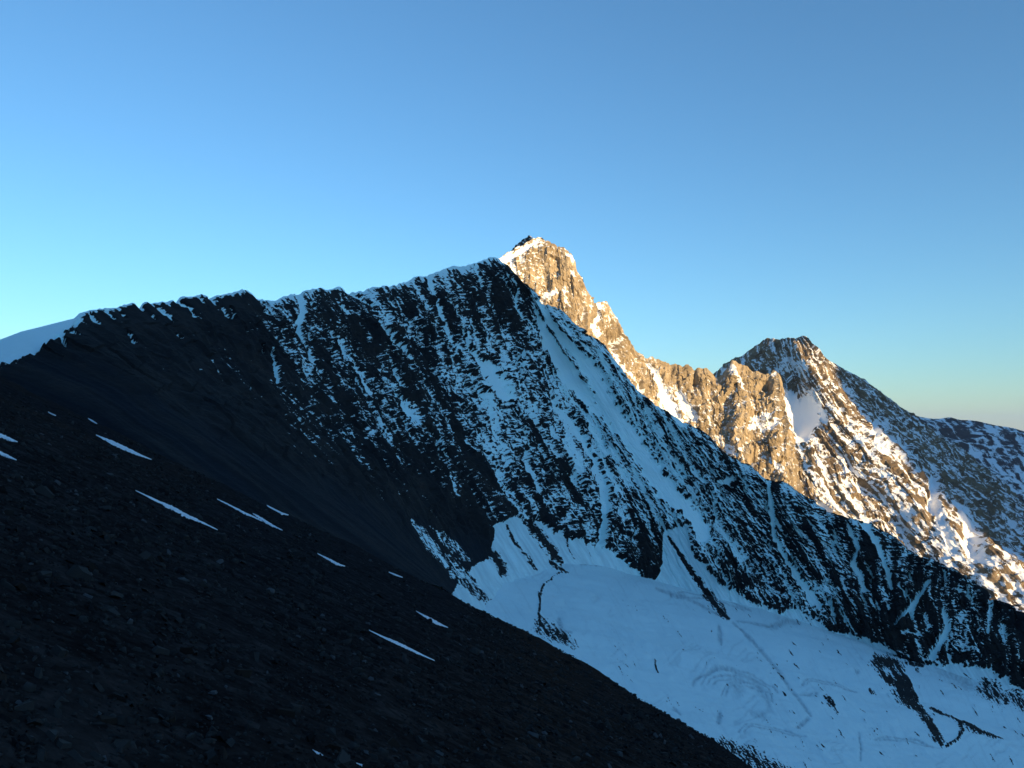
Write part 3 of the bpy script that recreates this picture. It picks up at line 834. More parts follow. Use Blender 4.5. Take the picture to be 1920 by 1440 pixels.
disp = (1 - .85 * deep) * edge_f * (9 * g1 + 4.5 * g2 + 1.5 * g3 + 11 * crag + 1.2 * saw + 2.0 * beds
    + 8.0 * blocks((la + .7 * wx) / 34, (lb + .35 * la) / 52, 3) + 4.0 * blocks((la + .5 * wx + .2 * lb) / 14, (lb + .2 * la) / 22, 7) + 1.8 * blocks((la + .4 * wx) / 6.5, lb / 9, 11))
# deep recesses that hold shade
for (a, b, w, h, dd) in [(1152, 640, 10, 14, 30), (1085, 590, 6, 10, 5), (1434, 727, 10, 8, 18), (1302, 722, 6, 16, 16), (1412, 870, 7, 16, 16), (1475, 790, 3, 40, 14)]:
    disp -= dd * np.exp(-((U - a) / w)**2 - ((V - b) / h)**2)
P1 = P + N0 * disp[..., None]
N1 = normals(P1)
nz = N1[..., 2]
nzl = nz - blur(nz, 10, 2)
T = zs(0.65 * zs(nzl) + 0.35 * zs(blur(disp.astype(np.float32), 4, 2) - disp) + 0.6 * zs(fbm(X3[..., 0] / 6, X3[..., 1] / 6, X3[..., 2] / 5, 3, 0.7)) + 0.5 * zs(fbm((la + wx) / 6, lb / 36, 1.1, 3)))
F = T - qnorm(1 - D)
F = np.where(D < 0.012, -3, F) + np.where(D > 0.93, 1.2, 0)
P2, (F2,) = add_back(P1, [np.clip(F, -3, 3) * 0.5], 12, 420, 420)
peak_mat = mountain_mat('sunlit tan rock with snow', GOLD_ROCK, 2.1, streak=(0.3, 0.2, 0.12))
pk_reg = np.zeros(D.shape, np.int32)
pk_reg[(coul > .9) & (U > 1225) & (U < 1310) & (V > 725) & (V < 830)] = 1
pk_reg[(coul > .8) & (U < 1020) & (V < 500)] = 2
pk_reg = np.concatenate([np.zeros((12, MS), np.int32), pk_reg], 0)
peak = grid_mesh('rock_peak', P2, peak_mat, {'snow': F2, 'tint': np.zeros_like(F2)}, cls=pk_reg,
                 parts={1: ('snowfield', 'sunlit snowfield in the notch of the ridge'), 2: ('snow_crest', 'sunlit snow along the left shoulder of the summit')})
tag(peak, 'golden sunlit rock peak with a jagged ridge falling to the right', 'mountain', 'structure')

# dark summit that looks over the peak's left shoulder
ds_crest = [(900, 520), (950, 478), (958, 470), (965, 462), (974, 455), (982, 447), (988, 446), (993, 441), (998, 445), (1003, 448), (1015, 444), (1030, 460), (1060, 490), (1090, 520)]
ds_cols = [[(u, v, 2150 + 0.9 * (u - 900)), (u + 8, v + 25, 2110 + 0.9 * (u - 900)), (u + 16, v + 50, 2070 + 0.9 * (u - 900)), (u + 30, v + 110, 1990 + 0.9 * (u - 900))] for u, v in
           [(900, 520), (955, 474), (990, 446), (1015, 448), (1060, 490), (1090, 520)]]
U, V, Y, ss, tt = loft(ds_cols, 150, 60, ds_crest, fade=0.2)
# the side we see leans away to the left, out of the sun
Y = Y + np.maximum(1000 - U, 0) * 7.0 + np.maximum(U - 1000, 0) * 3.0
P = at(U, V, Y)
N0 = normals(P); X3 = P
disp = 9 * fbm(X3[..., 0] / 30, X3[..., 1] / 30, X3[..., 2] / 30, 5, .58)
P1 = P + N0 * disp[..., None]
T = zs(fbm(X3[..., 0] / 14, X3[..., 1] / 14, X3[..., 2] / 8, 4, .6)) + 0.6 * zs(normals(P1)[..., 2])
F = zs(T) - 0.45
P2, (F2,) = add_back(P1, [F * 0.5], 8, 300, 260)
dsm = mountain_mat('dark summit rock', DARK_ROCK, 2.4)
ds = grid_mesh('rock_summit', P2, dsm, {'snow': F2, 'tint': np.zeros_like(F2)})
tag(ds, 'small dark snow-flecked summit just behind the sunlit peak', 'mountain', 'structure')

# ------------------------------------------------------------------ second mountain to the right
m2_crest = [(1300, 740), (1335, 708), (1345, 698), (1358, 684), (1372, 678), (1392, 668), (1405, 660), (1420, 650), (1430, 641), (1440, 637), (1460, 637), (1475, 635), (1490, 636), (1497, 633), (1508, 631), (1518, 634),
            (1524, 642), (1534, 648), (1542, 660), (1548, 670), (1553, 680), (1565, 686), (1585, 696), (1605, 706), (1625, 718), (1642, 730), (1660, 745), (1680, 760), (1695, 775), (1705, 781), (1740, 800), (1800, 850)]
m2_cols = [
    [(1300, 740, 4700), (1320, 790, 4450), (1350, 860, 4100), (1390, 940, 3750), (1440, 1020, 3450), (1500, 1120, 3150)],
    [(1372, 678, 4520), (1388, 745, 4250), (1412, 830, 3950), (1455, 915, 3640), (1515, 1000, 3370), (1590, 1115, 3080)],
    [(1430, 641, 4380), (1446, 705, 4120), (1472, 800, 3740), (1518, 890, 3490), (1590, 985, 3270), (1680, 1110, 3000)],
    [(1475, 635, 4210), (1490, 700, 3990), (1525, 795, 3740), (1585, 885, 3510), (1665, 985, 3250), (1775, 1130, 2910)],
    [(1508, 631, 4080), (1543, 698, 3900), (1600, 768, 3780), (1690, 850, 3580), (1795, 948, 3290), (1960, 1100, 2860)],
    [(1548, 668, 3960), (1605, 740, 4040), (1685, 812, 3980), (1775, 885, 3780), (1875, 965, 3520), (2010, 1090, 3150)],
    [(1620, 715, 4480), (1690, 785, 4300), (1760, 855, 4080), (1835, 925, 3830), (1925, 1000, 3580), (2060, 1110, 3250)],
    [(1705, 781, 4700), (1770, 835, 4500), (1835, 895, 4260), (1905, 955, 4010), (1995, 1025, 3750), (2130, 1120, 3400)],
    [(1800, 850, 4900), (1850, 890, 4700), (1905, 940, 4450), (1975, 1000, 4200), (2060, 1060, 3900), (2180, 1140, 3550)],
]
MS, MT = 520, 310
U, V, Y, ss, tt = loft(m2_cols, MS, MT, m2_crest, fade=0.09, ext=0.9, jag=2.4)
P = at(U, V, Y)
la = np.concatenate([[0], np.cumsum(np.linalg.norm(np.diff(P[MT // 2], axis=0), axis=1))])[None, :] * np.ones((MT, 1))
lb = np.concatenate([np.zeros((1, MS)), np.cumsum(np.linalg.norm(np.diff(P, axis=0), axis=2), axis=0)], 0)
N0 = normals(P)
X3 = P.astype(np.float32)
rag = (0.7 * fbm(U / 9, V / 9, 3.3, 3)).astype(np.float32)
notes = [(1350, 690, .35), (1400, 680, .3), (1440, 650, .22), (1470, 660, .35), (1510, 650, .12), (1495, 680, .5), (1480, 700, .4), (1500, 715, .2), (1530, 670, .4), (1550, 700, .4), (1490, 770, .98), (1520, 770, .95), (1510, 800, .85),
         (1510, 830, .6), (1500, 860, .6), (1550, 760, .35), (1570, 740, .5), (1580, 780, .45), (1560, 810, .4), (1600, 800, .5), (1630, 810, .6), (1650, 830, .75), (1680, 850, .6), (1560, 860, .45), (1600, 860, .5),
         (1640, 880, .55), (1690, 890, .45), (1730, 900, .5), (1580, 920, .55), (1640, 940, .55), (1700, 940, .6), (1760, 950, .6), (1660, 990, .6), (1720, 1000, .6), (1780, 1000, .65), (1840, 1000, .5), (1800, 1050, .75),
         (1860, 1060, .7), (1880, 1120, .75), (1600, 730, .5), (1640, 760, .42), (1680, 800, .45), (1720, 840, .5), (1700, 800, .35), (1760, 880, .45), (1800, 900, .4), (1840, 950, .3), (1880, 990, .5), (1900, 900, .5)]
D = np.clip(gmap(U, V, notes, 18) * (0.90 + 1.0 * fbm(U / 15, V / 15, 7.0, 3) + 1.0 * fbm(np.linspace(0, 1, MS)[None, :] * 62, V / 70, 2.0, 3)), 0, .97)
coul = np.zeros_like(D)
for pts, val in [([(1482, 745, 14), (1505, 762, 28), (1512, 790, 28), (1505, 820, 16)], .99), ([(1535, 760, 9), (1540, 780, 9), (1548, 790, 6)], .98), ([(1635, 800, 7), (1640, 825, 9), (1655, 845, 8), (1665, 855, 5)], .97),
                 ([(1485, 690, 12), (1510, 690, 8)], .8), ([(1680, 830, 6), (1690, 845, 6)], .9), ([(1590, 700, 5), (1580, 725, 6), (1600, 750, 5)], .85), ([(1465, 690, 5), (1480, 672, 4), (1490, 655, 3)], .85),
                 ([(1745, 900, 8), (1750, 940, 9), (1765, 985, 10), (1790, 1030, 12)], .93), ([(1800, 960, 8), (1820, 1000, 14), (1830, 1030, 18)], .9)]:
    stroke(coul, U, V, pts, val, 0.7, 'max', rag)
D = np.maximum(D, coul)
deep = sstep(.88, .97, coul)
wx = 45 * fbm(X3[..., 0] / 230, X3[..., 1] / 230, X3[..., 2] / 230, 3)
g1 = ridged((la + wx) / 210, lb / 900, 2.3, 2)
g2 = ridged((la + .7 * wx) / 78, lb / 380, 4.9, 3)
crag = fbm(X3[..., 0] / 85, X3[..., 1] / 85, X3[..., 2] / 85, 6, 0.62)
zz = X3[..., 2] + 0.05 * X3[..., 0] + 22 * fbm(X3[..., 0] / 260, X3[..., 1] / 260, X3[..., 2] / 260, 3)
st = zz / 34 - np.floor(zz / 34)
saw = np.where(st < 0.75, st / 0.75, (1 - st) / 0.25) - 0.5
edge_f = sstep(0, 0.09, tt)[:, None] * 0.75 + 0.25
disp = (1 - .85 * deep) * edge_f * (20 * g1 + 13 * g2 + 22 * crag + 14 * blocks((la + .7 * wx) / 75, (lb + .35 * la) / 120, 3) + 7 * blocks((la + .5 * wx + .2 * lb) / 30, (lb + .2 * la) / 48, 7) + 3 * saw + 5 * fbm((la + wx) / 95, zz / 14, 6.0, 4, .6))
for (a, b, w, h, dd) in [(1506, 778, 22, 34, 95), (1748, 945, 9, 40, 34), (1822, 1010, 18, 30, 45), (1692, 842, 9, 9, 28)]:
    disp = disp - dd * np.exp(-((U - a) / w)**2 - ((V - b) / h)**2)      # bowls that hold shade
P1 = P + N0 * disp[..., None]
N1 = normals(P1)
nz = N1[..., 2]
nzl = nz - blur(nz, 9, 2)
T = zs(0.6 * zs(nzl) + 0.35 * zs(blur(disp.astype(np.float32), 4, 2) - disp) + 0.6 * zs(fbm(X3[..., 0] / 18, X3[..., 1] / 18, X3[..., 2] / 14, 3, 0.65)) + 1.0 * zs(fbm((la + wx) / 19, lb / 230, 1.1, 4, .6)))
F = T - qnorm(1 - D)
F = np.where(D < 0.012, -3, F) + np.where(D > 0.93, 1.2, 0)
P2, (F2,) = add_back(P1, [np.clip(F, -3, 3) * 0.5], 12, 900, 800)
m2_mat = mountain_mat('weathered brown rock with snow', GREY_ROCK, 4.8)
m2_reg = np.zeros(D.shape, np.int32)
m2_reg[(coul > .9) & (U > 1465) & (U < 1560) & (V > 715) & (V < 850)] = 1
m2_reg = np.concatenate([np.zeros((12, MS), np.int32), m2_reg], 0)
m2 = grid_mesh('snowy_mountain', P2, m2_mat, {'snow': F2, 'tint': np.zeros_like(F2)}, cls=m2_reg, parts={1: ('snow_basin', 'smooth shaded snow basin below the dark cap')})
tag(m2, 'snow-flecked mountain with a flat dark summit and a sunlit face', 'mountain', 'structure')

# ------------------------------------------------------------------ far ridge at the right edge
m3_crest = [(1560, 800), (1640, 795), (1690, 781), (1712, 780), (1740, 785), (1760, 786), (1782, 783), (1800, 788), (1830, 791), (1860, 797), (1885, 801), (1910, 807), (1940, 815), (2000, 828), (2200, 850), (2500, 850)]
m3_cols = [
    [(1560, 800, 9000), (1640, 840, 8200), (1740, 900, 7200), (1850, 980, 6200), (1980, 1100, 5200)],
    [(1690, 781, 8800), (1750, 830, 8000), (1820, 890, 7000), (1910, 970, 6000), (2030, 1090, 5100)],
    [(1782, 783, 8600), (1830, 835, 7800), (1890, 890, 6800), (1965, 960, 5900), (2080, 1070, 5000)],
    [(1910, 807, 8300), (1940, 850, 7600), (1985, 900, 6700), (2050, 960, 5800), (2150, 1060, 4900)],
    [(2200, 850, 7500), (2210, 890, 7000), (2230, 940, 6300), (2260, 990, 5600), (2300, 1060, 4900)],
    [(2500, 850, 7000), (2500, 890, 6600), (2510, 940, 6000), (2520, 990, 5400), (2530, 1060, 4800)],
]
U, V, Y, ss, tt = loft(m3_cols, 340, 170, m3_crest, fade=0.12, ext=0.8)
P = at(U, V, Y); N0 = normals(P); X3 = P.astype(np.float32)
disp = (sstep(0, .1, tt)[:, None] * .8 + .2) * (70 * fbm(X3[..., 0] / 420, X3[..., 1] / 420, X3[..., 2] / 420, 6, .55) + 60 * ridged(X3[..., 0] / 600, X3[..., 1] / 600, .5, 3))
P1 = P + N0 * disp[..., None]
la3 = np.linspace(0, 1, 340)[None, :] * np.ones((170, 1))
notes = [(1720, 800, .45), (1780, 810, .45), (1850, 830, .6), (1820, 800, .35), (1900, 830, .45), (1850, 860, .68), (1900, 900, .78), (1870, 900, .7), (1840, 900, .4), (1880, 960, .5), (1920, 990, .6), (1780, 850, .4)]
D = np.clip(gmap(U, V, notes, 16) * (0.9 + 1.2 * fbm(U / 16, V / 10, 4.4, 3)), 0.03, .95)
T = zs(0.8 * zs(normals(P1)[..., 2]) + 0.9 * zs(fbm(la3 * 70, tt[:, None] * 5 + 0 * la3, 5.5, 4, .6)) + 0.7 * zs(fbm(X3[..., 0] / 60, X3[..., 1] / 60, X3[..., 2] / 30, 4, .7)))
F = np.clip(T - qnorm(1 - D), -3, 3) * .5
P2, (F2,) = add_back(P1, [F], 8, 1800, 900)
m3 = grid_mesh('mountain_range', P2, mountain_mat('distant rock with snow', FAR_ROCK, 10.0), {'snow': F2, 'tint': np.zeros_like(F2)})
tag(m3, 'long low snowy ridge far off at the right edge', 'mountain', 'structure')

# ------------------------------------------------------------------ ground out to the horizon
gr_r = np.concatenate([[0], np.geomspace(200, 120000, 70)])
gr_a = np.linspace(0, 2 * math.pi, 97)
R_, A_ = np.meshgrid(gr_r, gr_a, indexing='ij')
GX, GY = R_ * np.sin(A_), R_ * np.cos(A_)
GZ = -1150 + 260 * fbm(GX / 5200, GY / 5200, .7, 4) * sstep(300, 6000, R_) - R_**2 / (2 * 6.37e6)
m, nt, b = new_mat('valley earth')
tc = nt.nodes.new('ShaderNodeTexCoord')
nt.links.new(ramp(nt, noise(nt, 0.0012, 6, .6, tc.outputs['Object']), [(0.3, (0.05, 0.045, 0.04)), (0.7, (0.14, 0.11, 0.085))]), b.inputs['Base Color'])
gr = grid_mesh('ground', np.stack([GX, GY, GZ], -1)[:, ::-1], m, smooth=True)
tag(gr, 'brown valley country far below, out to the horizon', 'ground', 'structure')

# ------------------------------------------------------------------ ridge across the valley, behind the camera's right shoulder: it shades the basin
qv = np.array([0.8, 0.6]); sv = np.array([0.6, -0.8])
q_ = np.concatenate([np.linspace(-1800, 4400, 360), np.linspace(4440, 14000, 120)]); w_ = np.linspace(-1, 1, 71)
Q_, W_ = np.meshgrid(q_, w_)
Hq = np.interp(Q_, [-1800, -600, 0, 400, 560, 680, 820, 960, 1200, 3050, 3200, 3260, 3358, 3483, 3666, 3900, 4600, 5400, 6200, 9000, 14000],
               [500, 640, 620, 600, 520, 330, 60, -300, -520, -520, -330, -60, 170, 410, 880, 1050, 1150, 1250, 1350, 1500, 1300])
Hn = Hq + 395 + 26 * fbm(Q_ / 120, 0.2, 3.0, 4) + 14 * fbm(Q_ / 30, 0.9, 3.0, 3)
BASE = -1150.0
wid = (Hn - BASE) * np.where(W_ < 0, 0.62, 0.9)
T_ = 4000 + W_ * wid
Z_ = BASE + (Hn - BASE) * (1 - np.abs(W_))**1.0
OX = Q_ * qv[0] + T_ * sv[0]; OY = Q_ * qv[1] + T_ * sv[1]
rel = 34 * fbm(OX / 150, OY / 150, Z_ / 150, 5, .55) * np.sin(np.abs(W_) * math.pi)
OP = np.stack([OX + sv[0] * rel, OY + sv[1] * rel, Z_ + 0.4 * rel], -1)
OF = 0.6 * zs(fbm(OX / 60, OY / 60, Z_ / 40, 5, .6)) - 0.1
opp = grid_mesh('mountain_side', OP, mountain_mat('rock of the facing ridge', GREY_ROCK, 4.0), {'snow': OF, 'tint': np.zeros_like(OF)})
tag(opp, 'high snow-streaked ridge across the valley, outside the picture', 'mountain', 'structure')
# ------------------------------------------------------------------ near scree slope on which the camera stands
SA, SB = 0.466, 0.230


def ground_z(x, y):
    """height of the scree, camera at the origin"""
    x = np.asarray(x, float); y = np.asarray(y, float)
    r = np.hypot(x, y)
    th = np.degrees(np.arctan2(x, np.maximum(y, 1e-3)))
    th = np.where(y <= 0, np.sign(x) * 90, th)
    z = -CAM_H - SA * x - SB * y
    R = np.interp(th, [-90, -34, -30, -24, -15, -8, -3, 3, 11.5, 16, 30, 90], [600, 420, 300, 190, 130, 118, 118, 92, 52, 34, 22, 16])
    over = np.maximum(r - R, 0)
    z = z - np.minimum(over**2 / (R * 1.1), over * 0.75)
    lo = sstep(6, 60, r)
    z = z + lo * (0.55 * fbm(x / 23, y / 23, 1.7, 3) + 0.28 * sstep(15, 60, r) * fbm(x / 7, y / 7, 9.7, 3) + 0.9 * fbm(x / 60, y / 60, 5.7, 2) * sstep(20, 120, r))
    z = z + 0.06 * sstep(3, 14, r) * fbm(x / 4.1, y / 4.1, 2.2, 3)
    return z


patches = [
    ([(180, 817, 2), (205, 828, 4.5), (235, 842, 4.5), (262, 854, 3), (284, 863, 1)], 'long thick snow streak high on the scree, nearest the shaded ridge'),
    ([(-60, 790, 5), (0, 817, 4.5), (20, 825, 3.5), (33, 830, 1.5)], 'snow streak cut by the left edge, upper of two'),
    ([(-60, 822, 5), (0, 850, 3.5), (18, 858, 3), (31, 864, 1.2)], 'snow streak cut by the left edge, lower of two'),
    ([(254, 921, 1), (290, 938, 3), (325, 955, 4.5), (360, 972, 3.5), (390, 986, 1.8), (408, 995, .8)], 'longest thin snow streak on the left of the scree slope'),
    ([(407, 937, 1), (430, 948, 1.8), (455, 961, 2), (475, 970, 2), (492, 979, 1)], 'thin snow streak at mid slope whose lower end meets another'),
    ([(474, 964, 2), (488, 972, 3.5), (505, 983, 3), (530, 996, 1.2)], 'short snow streak touching the end of a thinner one'),
    ([(497, 947, 1), (512, 955, 2), (528, 963, 3), (541, 967, 1.5)], 'short snow dash above the pair of touching streaks'),
    ([(595, 1039, 1), (615, 1049, 2.2), (632, 1058, 2.6), (647, 1063, 1.3)], 'short snow dash in the middle of the scree, standing alone'),
    ([(780, 1147, 1), (798, 1157, 2.6), (818, 1168, 4), (840, 1178, 1.5)], 'snow wedge nearest the glacier side, above the lowest streak'),
    ([(692, 1183, 1.2), (720, 1196, 2.4), (750, 1209, 3), (785, 1226, 2.6), (815, 1240, 1)], 'lowest long snow streak on the scree, closest to the camera'),
    ([(729, 1074, .8), (742, 1079, 1.3), (755, 1084, .8)], 'faint short snow fleck between two larger dashes near the slope edge'),
    ([(165, 786, .7), (174, 791, 1.3), (182, 796, .7)], 'tiny snow fleck above the long thick streak'),
    ([(90, 774, .5), (98, 778, .8), (105, 781, .5)], 'tiny faint snow fleck at the far upper left of the scree'),
    ([(945, 1158, .6), (951, 1162, 1.1), (957, 1166, .6)], 'tiny snow fleck at the edge of the slope against the glacier'),
    ([(586, 1407, .8), (594, 1412, 2.2), (601, 1415, 2.0), (606, 1418, .6)], 'small snow remnant among the stones at the bottom edge'),
    ([(668, 1432, .8), (676, 1435, 1.8), (682, 1437, 2.0), (688, 1440, .8)], 'snow scrap beside a big stone at the bottom edge'),
]
NTH, NR = 500, 350
th = np.radians(np.linspace(-88, 88, NTH))
rr = np.geomspace(0.9, 560, NR)
R_, TH_ = np.meshgrid(rr, th, indexing='ij')
SX, SY = R_ * np.sin(TH_), R_ * np.cos(TH_)
SZ = ground_z(SX, SY)
det = 0.012 * R_**0.55 * (1 + 3.0 * sstep(30, 100, R_))
su = 960 + FPX * SX / np.maximum(SY, .5)
sv_ = 720 - FPX * ((SZ * CP - SY * SP) / np.maximum(SY * CP + SZ * SP, .3))
for pts, lab in patches:
    dd = poly_dist(su.astype(np.float32), sv_.astype(np.float32), [(a, b, w + 3) for a, b, w in pts])
    det = det * sstep(.8, 1.5, dd)
SZ = SZ + det * fbm(SX / (0.05 * R_ + 0.12), SY / (0.09 * R_ + 0.12), 6.6, 4, .6)
m, nt, b = new_mat('dark scree', 0.0)
tc = nt.nodes.new('ShaderNodeTexCoord')
obj = tc.outputs['Object']
mp = nt.nodes.new('ShaderNodeMapping')
nt.links.new(obj, mp.inputs['Vector'])
mp.inputs['Rotation'].default_value = (0, 0, math.radians(-26))
mp.inputs['Scale'].default_value = (1.0, 0.28, 1.0)
f1 = noise(nt, 0.035, 4, .6, mp.outputs[0])
f2 = noise(nt, 1.1, 8, .72, obj)
f3 = noise(nt, 9.0, 6, .7, obj)
vor = nt.nodes.new('ShaderNodeTexVoronoi')
vor.inputs['Scale'].default_value = 5.0
nt.links.new(obj, vor.inputs['Vector'])
red = ramp(nt, f1, [(0.40, (0.0225, 0.0215, 0.0235)), (0.52, (0.0290, 0.0235, 0.0225)), (0.62, (0.0390, 0.0260, 0.0205)), (0.75, (0.0285, 0.0238, 0.0230))])
spk = ramp(nt, math_node(nt, 'ADD', math_node(nt, 'MULTIPLY', f2, .6), math_node(nt, 'MULTIPLY', f3, .4)), [(0.38, (0.35, 0.35, 0.36)), (0.5, (0.9, 0.9, 0.9)), (0.63, (1.7, 1.65, 1.6)), (0.75, (2.6, 2.5, 2.4))])
col = mixc(nt, 1.0, red, spk, 'MULTIPLY')
cell = ramp(nt, vor.outputs['Color'], [(0.0, (0.55, 0.55, 0.55)), (0.6, (1.0, 1.0, 1.0)), (1.0, (1.7, 1.7, 1.7))])
col = mixc(nt, 0.8, col, cell, 'MULTIPLY')
nt.links.new(col, b.inputs['Base Color'])
bp = nt.nodes.new('ShaderNodeBump')
bp.inputs['Strength'].default_value = 0.8
bp.inputs['Distance'].default_value = 0.08
nt.links.new(math_node(nt, 'ADD', f2, math_node(nt, 'MULTIPLY', f3, .5)), bp.inputs['Height'])
nt.links.new(bp.outputs[0], b.inputs['Normal'])
slope = grid_mesh('scree_slope', np.stack([SX, SY, SZ], -1)[:, ::-1], m)
tag(slope, 'dark stony scree slope falling away to the right in the foreground', 'slope', 'structure')

# ------------------------------------------------------------------ snow patches lying on the scree
sm, nt, b = new_mat('old snow')
tc = nt.nodes.new('ShaderNodeTexCoord')
nt.links.new(ramp(nt, noise(nt, 3.0, 5, .6, tc.outputs['Object']), [(0.3, (0.66, 0.70, 0.76)), (0.6, (0.84, 0.87, 0.90))]), b.inputs['Base Color'])
b.inputs['Roughness'].default_value = 0.65


def on_slope(u, v):
    """where the line of sight through (u, v) meets the scree (marching over the slope)"""
    u = np.asarray(u, float); v = np.asarray(v, float)
    a = (u - 960) / FPX; bq = (720 - v) / FPX
    dx, dy, dz = a, CP - bq * SP, SP + bq * CP
    lo = np.full(u.shape, np.nan); hi = np.full(u.shape, np.nan)
    prev = 2.0
    for t in np.geomspace(2.0, 420, 400):
        new = (dz * t < ground_z(dx * t, dy * t)) & np.isnan(hi)
        hi = np.where(new, t, hi); lo = np.where(new, prev, lo)
        prev = t
    for _ in range(14):
        mid = (lo + hi) / 2
        under = dz * mid < ground_z(dx * np.nan_to_num(mid, nan=1.0), dy * np.nan_to_num(mid, nan=1.0))
        hi = np.where(under, mid, hi); lo = np.where(under, lo, mid)
    hit = hi
    return dx * hit, dy * hit


def snow_patch(pts, label, seed):
    """pts: centre line (u, v, half height in pixels)"""
    r = np.random.default_rng(seed)
    n, k = 90, 9
    tk = np.linspace(0, 1, len(pts))
    C = hermite(tk, np.array(pts, float), np.linspace(0, 1, n)) if len(pts) > 2 else np.array([np.array(pts[0]) + (np.array(pts[1]) - np.array(pts[0])) * f for f in np.linspace(0, 1, n)], float)
    f = np.linspace(-1, 1, k)
    e1 = 0.9 + 0.45 * perlin(np.arange(n) * .21, seed * 3.1, 0.5) + 0.40 * perlin(np.arange(n) * .83, seed * 3.1, 2.5)
    e2 = 0.9 + 0.45 * perlin(np.arange(n) * .21, seed * 3.1, 7.5) + 0.60 * perlin(np.arange(n) * .83, seed * 3.1, 9.5)
    e1, e2 = np.clip(e1, .15, 2), np.clip(e2, .15, 2)
    tip = np.clip(np.sin(np.pi * np.linspace(0.004, 0.996, n)), 0, 1)**0.8
    uu = np.repeat(C[:, :1], k, 1); 
    hw = np.where(f[None, :] < 0, e1[:, None], e2[:, None]) * C[:, 2:3] * tip[:, None]
    vv = C[:, 1:2] + f[None, :] * hw
    x, y = on_slope(uu, vv)
    ok = ~np.isnan(x).any(axis=1)
    x, y = x[ok], y[ok]
    if len(x) < 4:
        return None
    rr_ = np.hypot(x, y)
    z = ground_z(x, y) + 0.0011 * rr_ * (1 - np.abs(f[None, :])**3) + 0.0004 * rr_
    base = np.array([x.mean(), y.mean(), z.mean()])
    Pp = np.stack([x, y, z], -1) - base
    o = grid_mesh('snow_patch', Pp, sm, smooth=True)
    o.location = base
    tag(o, label, 'snow patch', None, 'snow patches on the scree')
    return o


for i, (pts, lab) in enumerate(patches):
    snow_patch(pts, lab, i + 1)

# ------------------------------------------------------------------ stones
def stone_mat(name, c0, c1):
    m, nt, b = new_mat(name, 0.05)
    tc = nt.nodes.new('ShaderNodeTexCoord')
    oi = nt.nodes.new('ShaderNodeObjectInfo')
    geo = nt.nodes.new('ShaderNodeNewGeometry')
    n1 = noise(nt, 14.0, 5, .65, tc.outputs['Object'])
    v = math_node(nt, 'ADD', math_node(nt, 'MULTIPLY', n1, .5), math_node(nt, 'MULTIPLY', geo.outputs['Random Per Island'], .5))
    v = math_node(nt, 'ADD', v, math_node(nt, 'MULTIPLY_ADD', oi.outputs['Random'], .3, -.15))
    base = ramp(nt, v, [(0.2, c0), (0.8, c1)])
    pale = math_node(nt, 'GREATER_THAN', geo.outputs['Random Per Island'], 0.975)       # a few lighter stones
    nt.links.new(mixc(nt, math_node(nt, 'MULTIPLY', pale, .8), base, (0.075, 0.078, 0.085)), b.inputs['Base Color'])
    return m


stone_dark = stone_mat('dark stone', (0.012, 0.012, 0.013), (0.052, 0.049, 0.048))
stone_red = stone_mat('reddish stone', (0.011, 0.009, 0.0085), (0.036, 0.027, 0.023))
stone_pale = stone_mat('pale stone', (0.045, 0.048, 0.055), (0.10, 0.10, 0.105))


def stone_shape(r, flat):
    """angular slab: a jittered, cut block of unit size; 12 corners"""
    n = 5
    ang = np.sort(r.uniform(0, 2 * math.pi, n) * .35 + np.linspace(0, 2 * math.pi, n, endpoint=False) * .65 + r.uniform(0, 6))
    rad = r.uniform(.72, 1.1, n)
    bx, by = np.cos(ang) * rad, np.sin(ang) * rad * r.uniform(.55, .95)
    tz = flat * r.uniform(.7, 1.1, n)
    sh = r.uniform(.62, .92)
    off = r.normal(0, .08, 2)
    top = np.stack([bx * sh + off[0], by * sh + off[1], tz + 0.25 * flat * bx * r.normal()], -1)
    bot = np.stack([bx, by, -flat * r.uniform(.4, .8, n)], -1)
    verts = np.concatenate([top, bot])
    faces = [list(range(n))] + [[i, i + n, (i + 1) % n + n, (i + 1) % n] for i in range(n)] + [list(range(2 * n - 1, n - 1, -1))]
    return verts, faces


rs = np.random.default_rng(77)
variants = [stone_shape(rs, rs.uniform(.16, .5)) for _ in range(14)]
N_ST = 52000
th_s = np.radians(rs.uniform(-40, 26, N_ST))
r_s = 2.6 * (150 / 2.6)**(rs.uniform(0, 1, N_ST)**0.80)
size = np.exp(rs.normal(0, .62, N_ST)) * 0.0052 * r_s**0.62 + 0.003
size = np.minimum(size, 0.034 * np.sqrt(r_s))
xs, ys = r_s * np.sin(th_s), r_s * np.cos(th_s)
patchy = fbm(xs / 2.4, ys / 2.4, 4.4, 3)
size *= 1 + 0.8 * np.clip(patchy, -.35, 1.2)
zs_ = ground_z(xs, ys)
ppx = size / r_s * FPX * 2
uu = 960 + FPX * xs / ys
vv_ = 720 - FPX * ((zs_ * CP - ys * SP) / (ys * CP + zs_ * SP))
on_snow = np.zeros(N_ST, bool)                        # keep the snow clear of stones
for pts, lab in patches:
    on_snow |= poly_dist(uu.astype(np.float32), vv_.astype(np.float32), [(a, b, w + 2.5) for a, b, w in pts]) < 1
size = np.where(on_snow, size * 0.12, size)
inview = (uu > -30) & (uu < 1500)
order = np.argsort(-(ppx * inview))
single = set(order[:284].tolist())
slope_rot_x, slope_rot_y = -math.atan(SB), math.atan(SA)


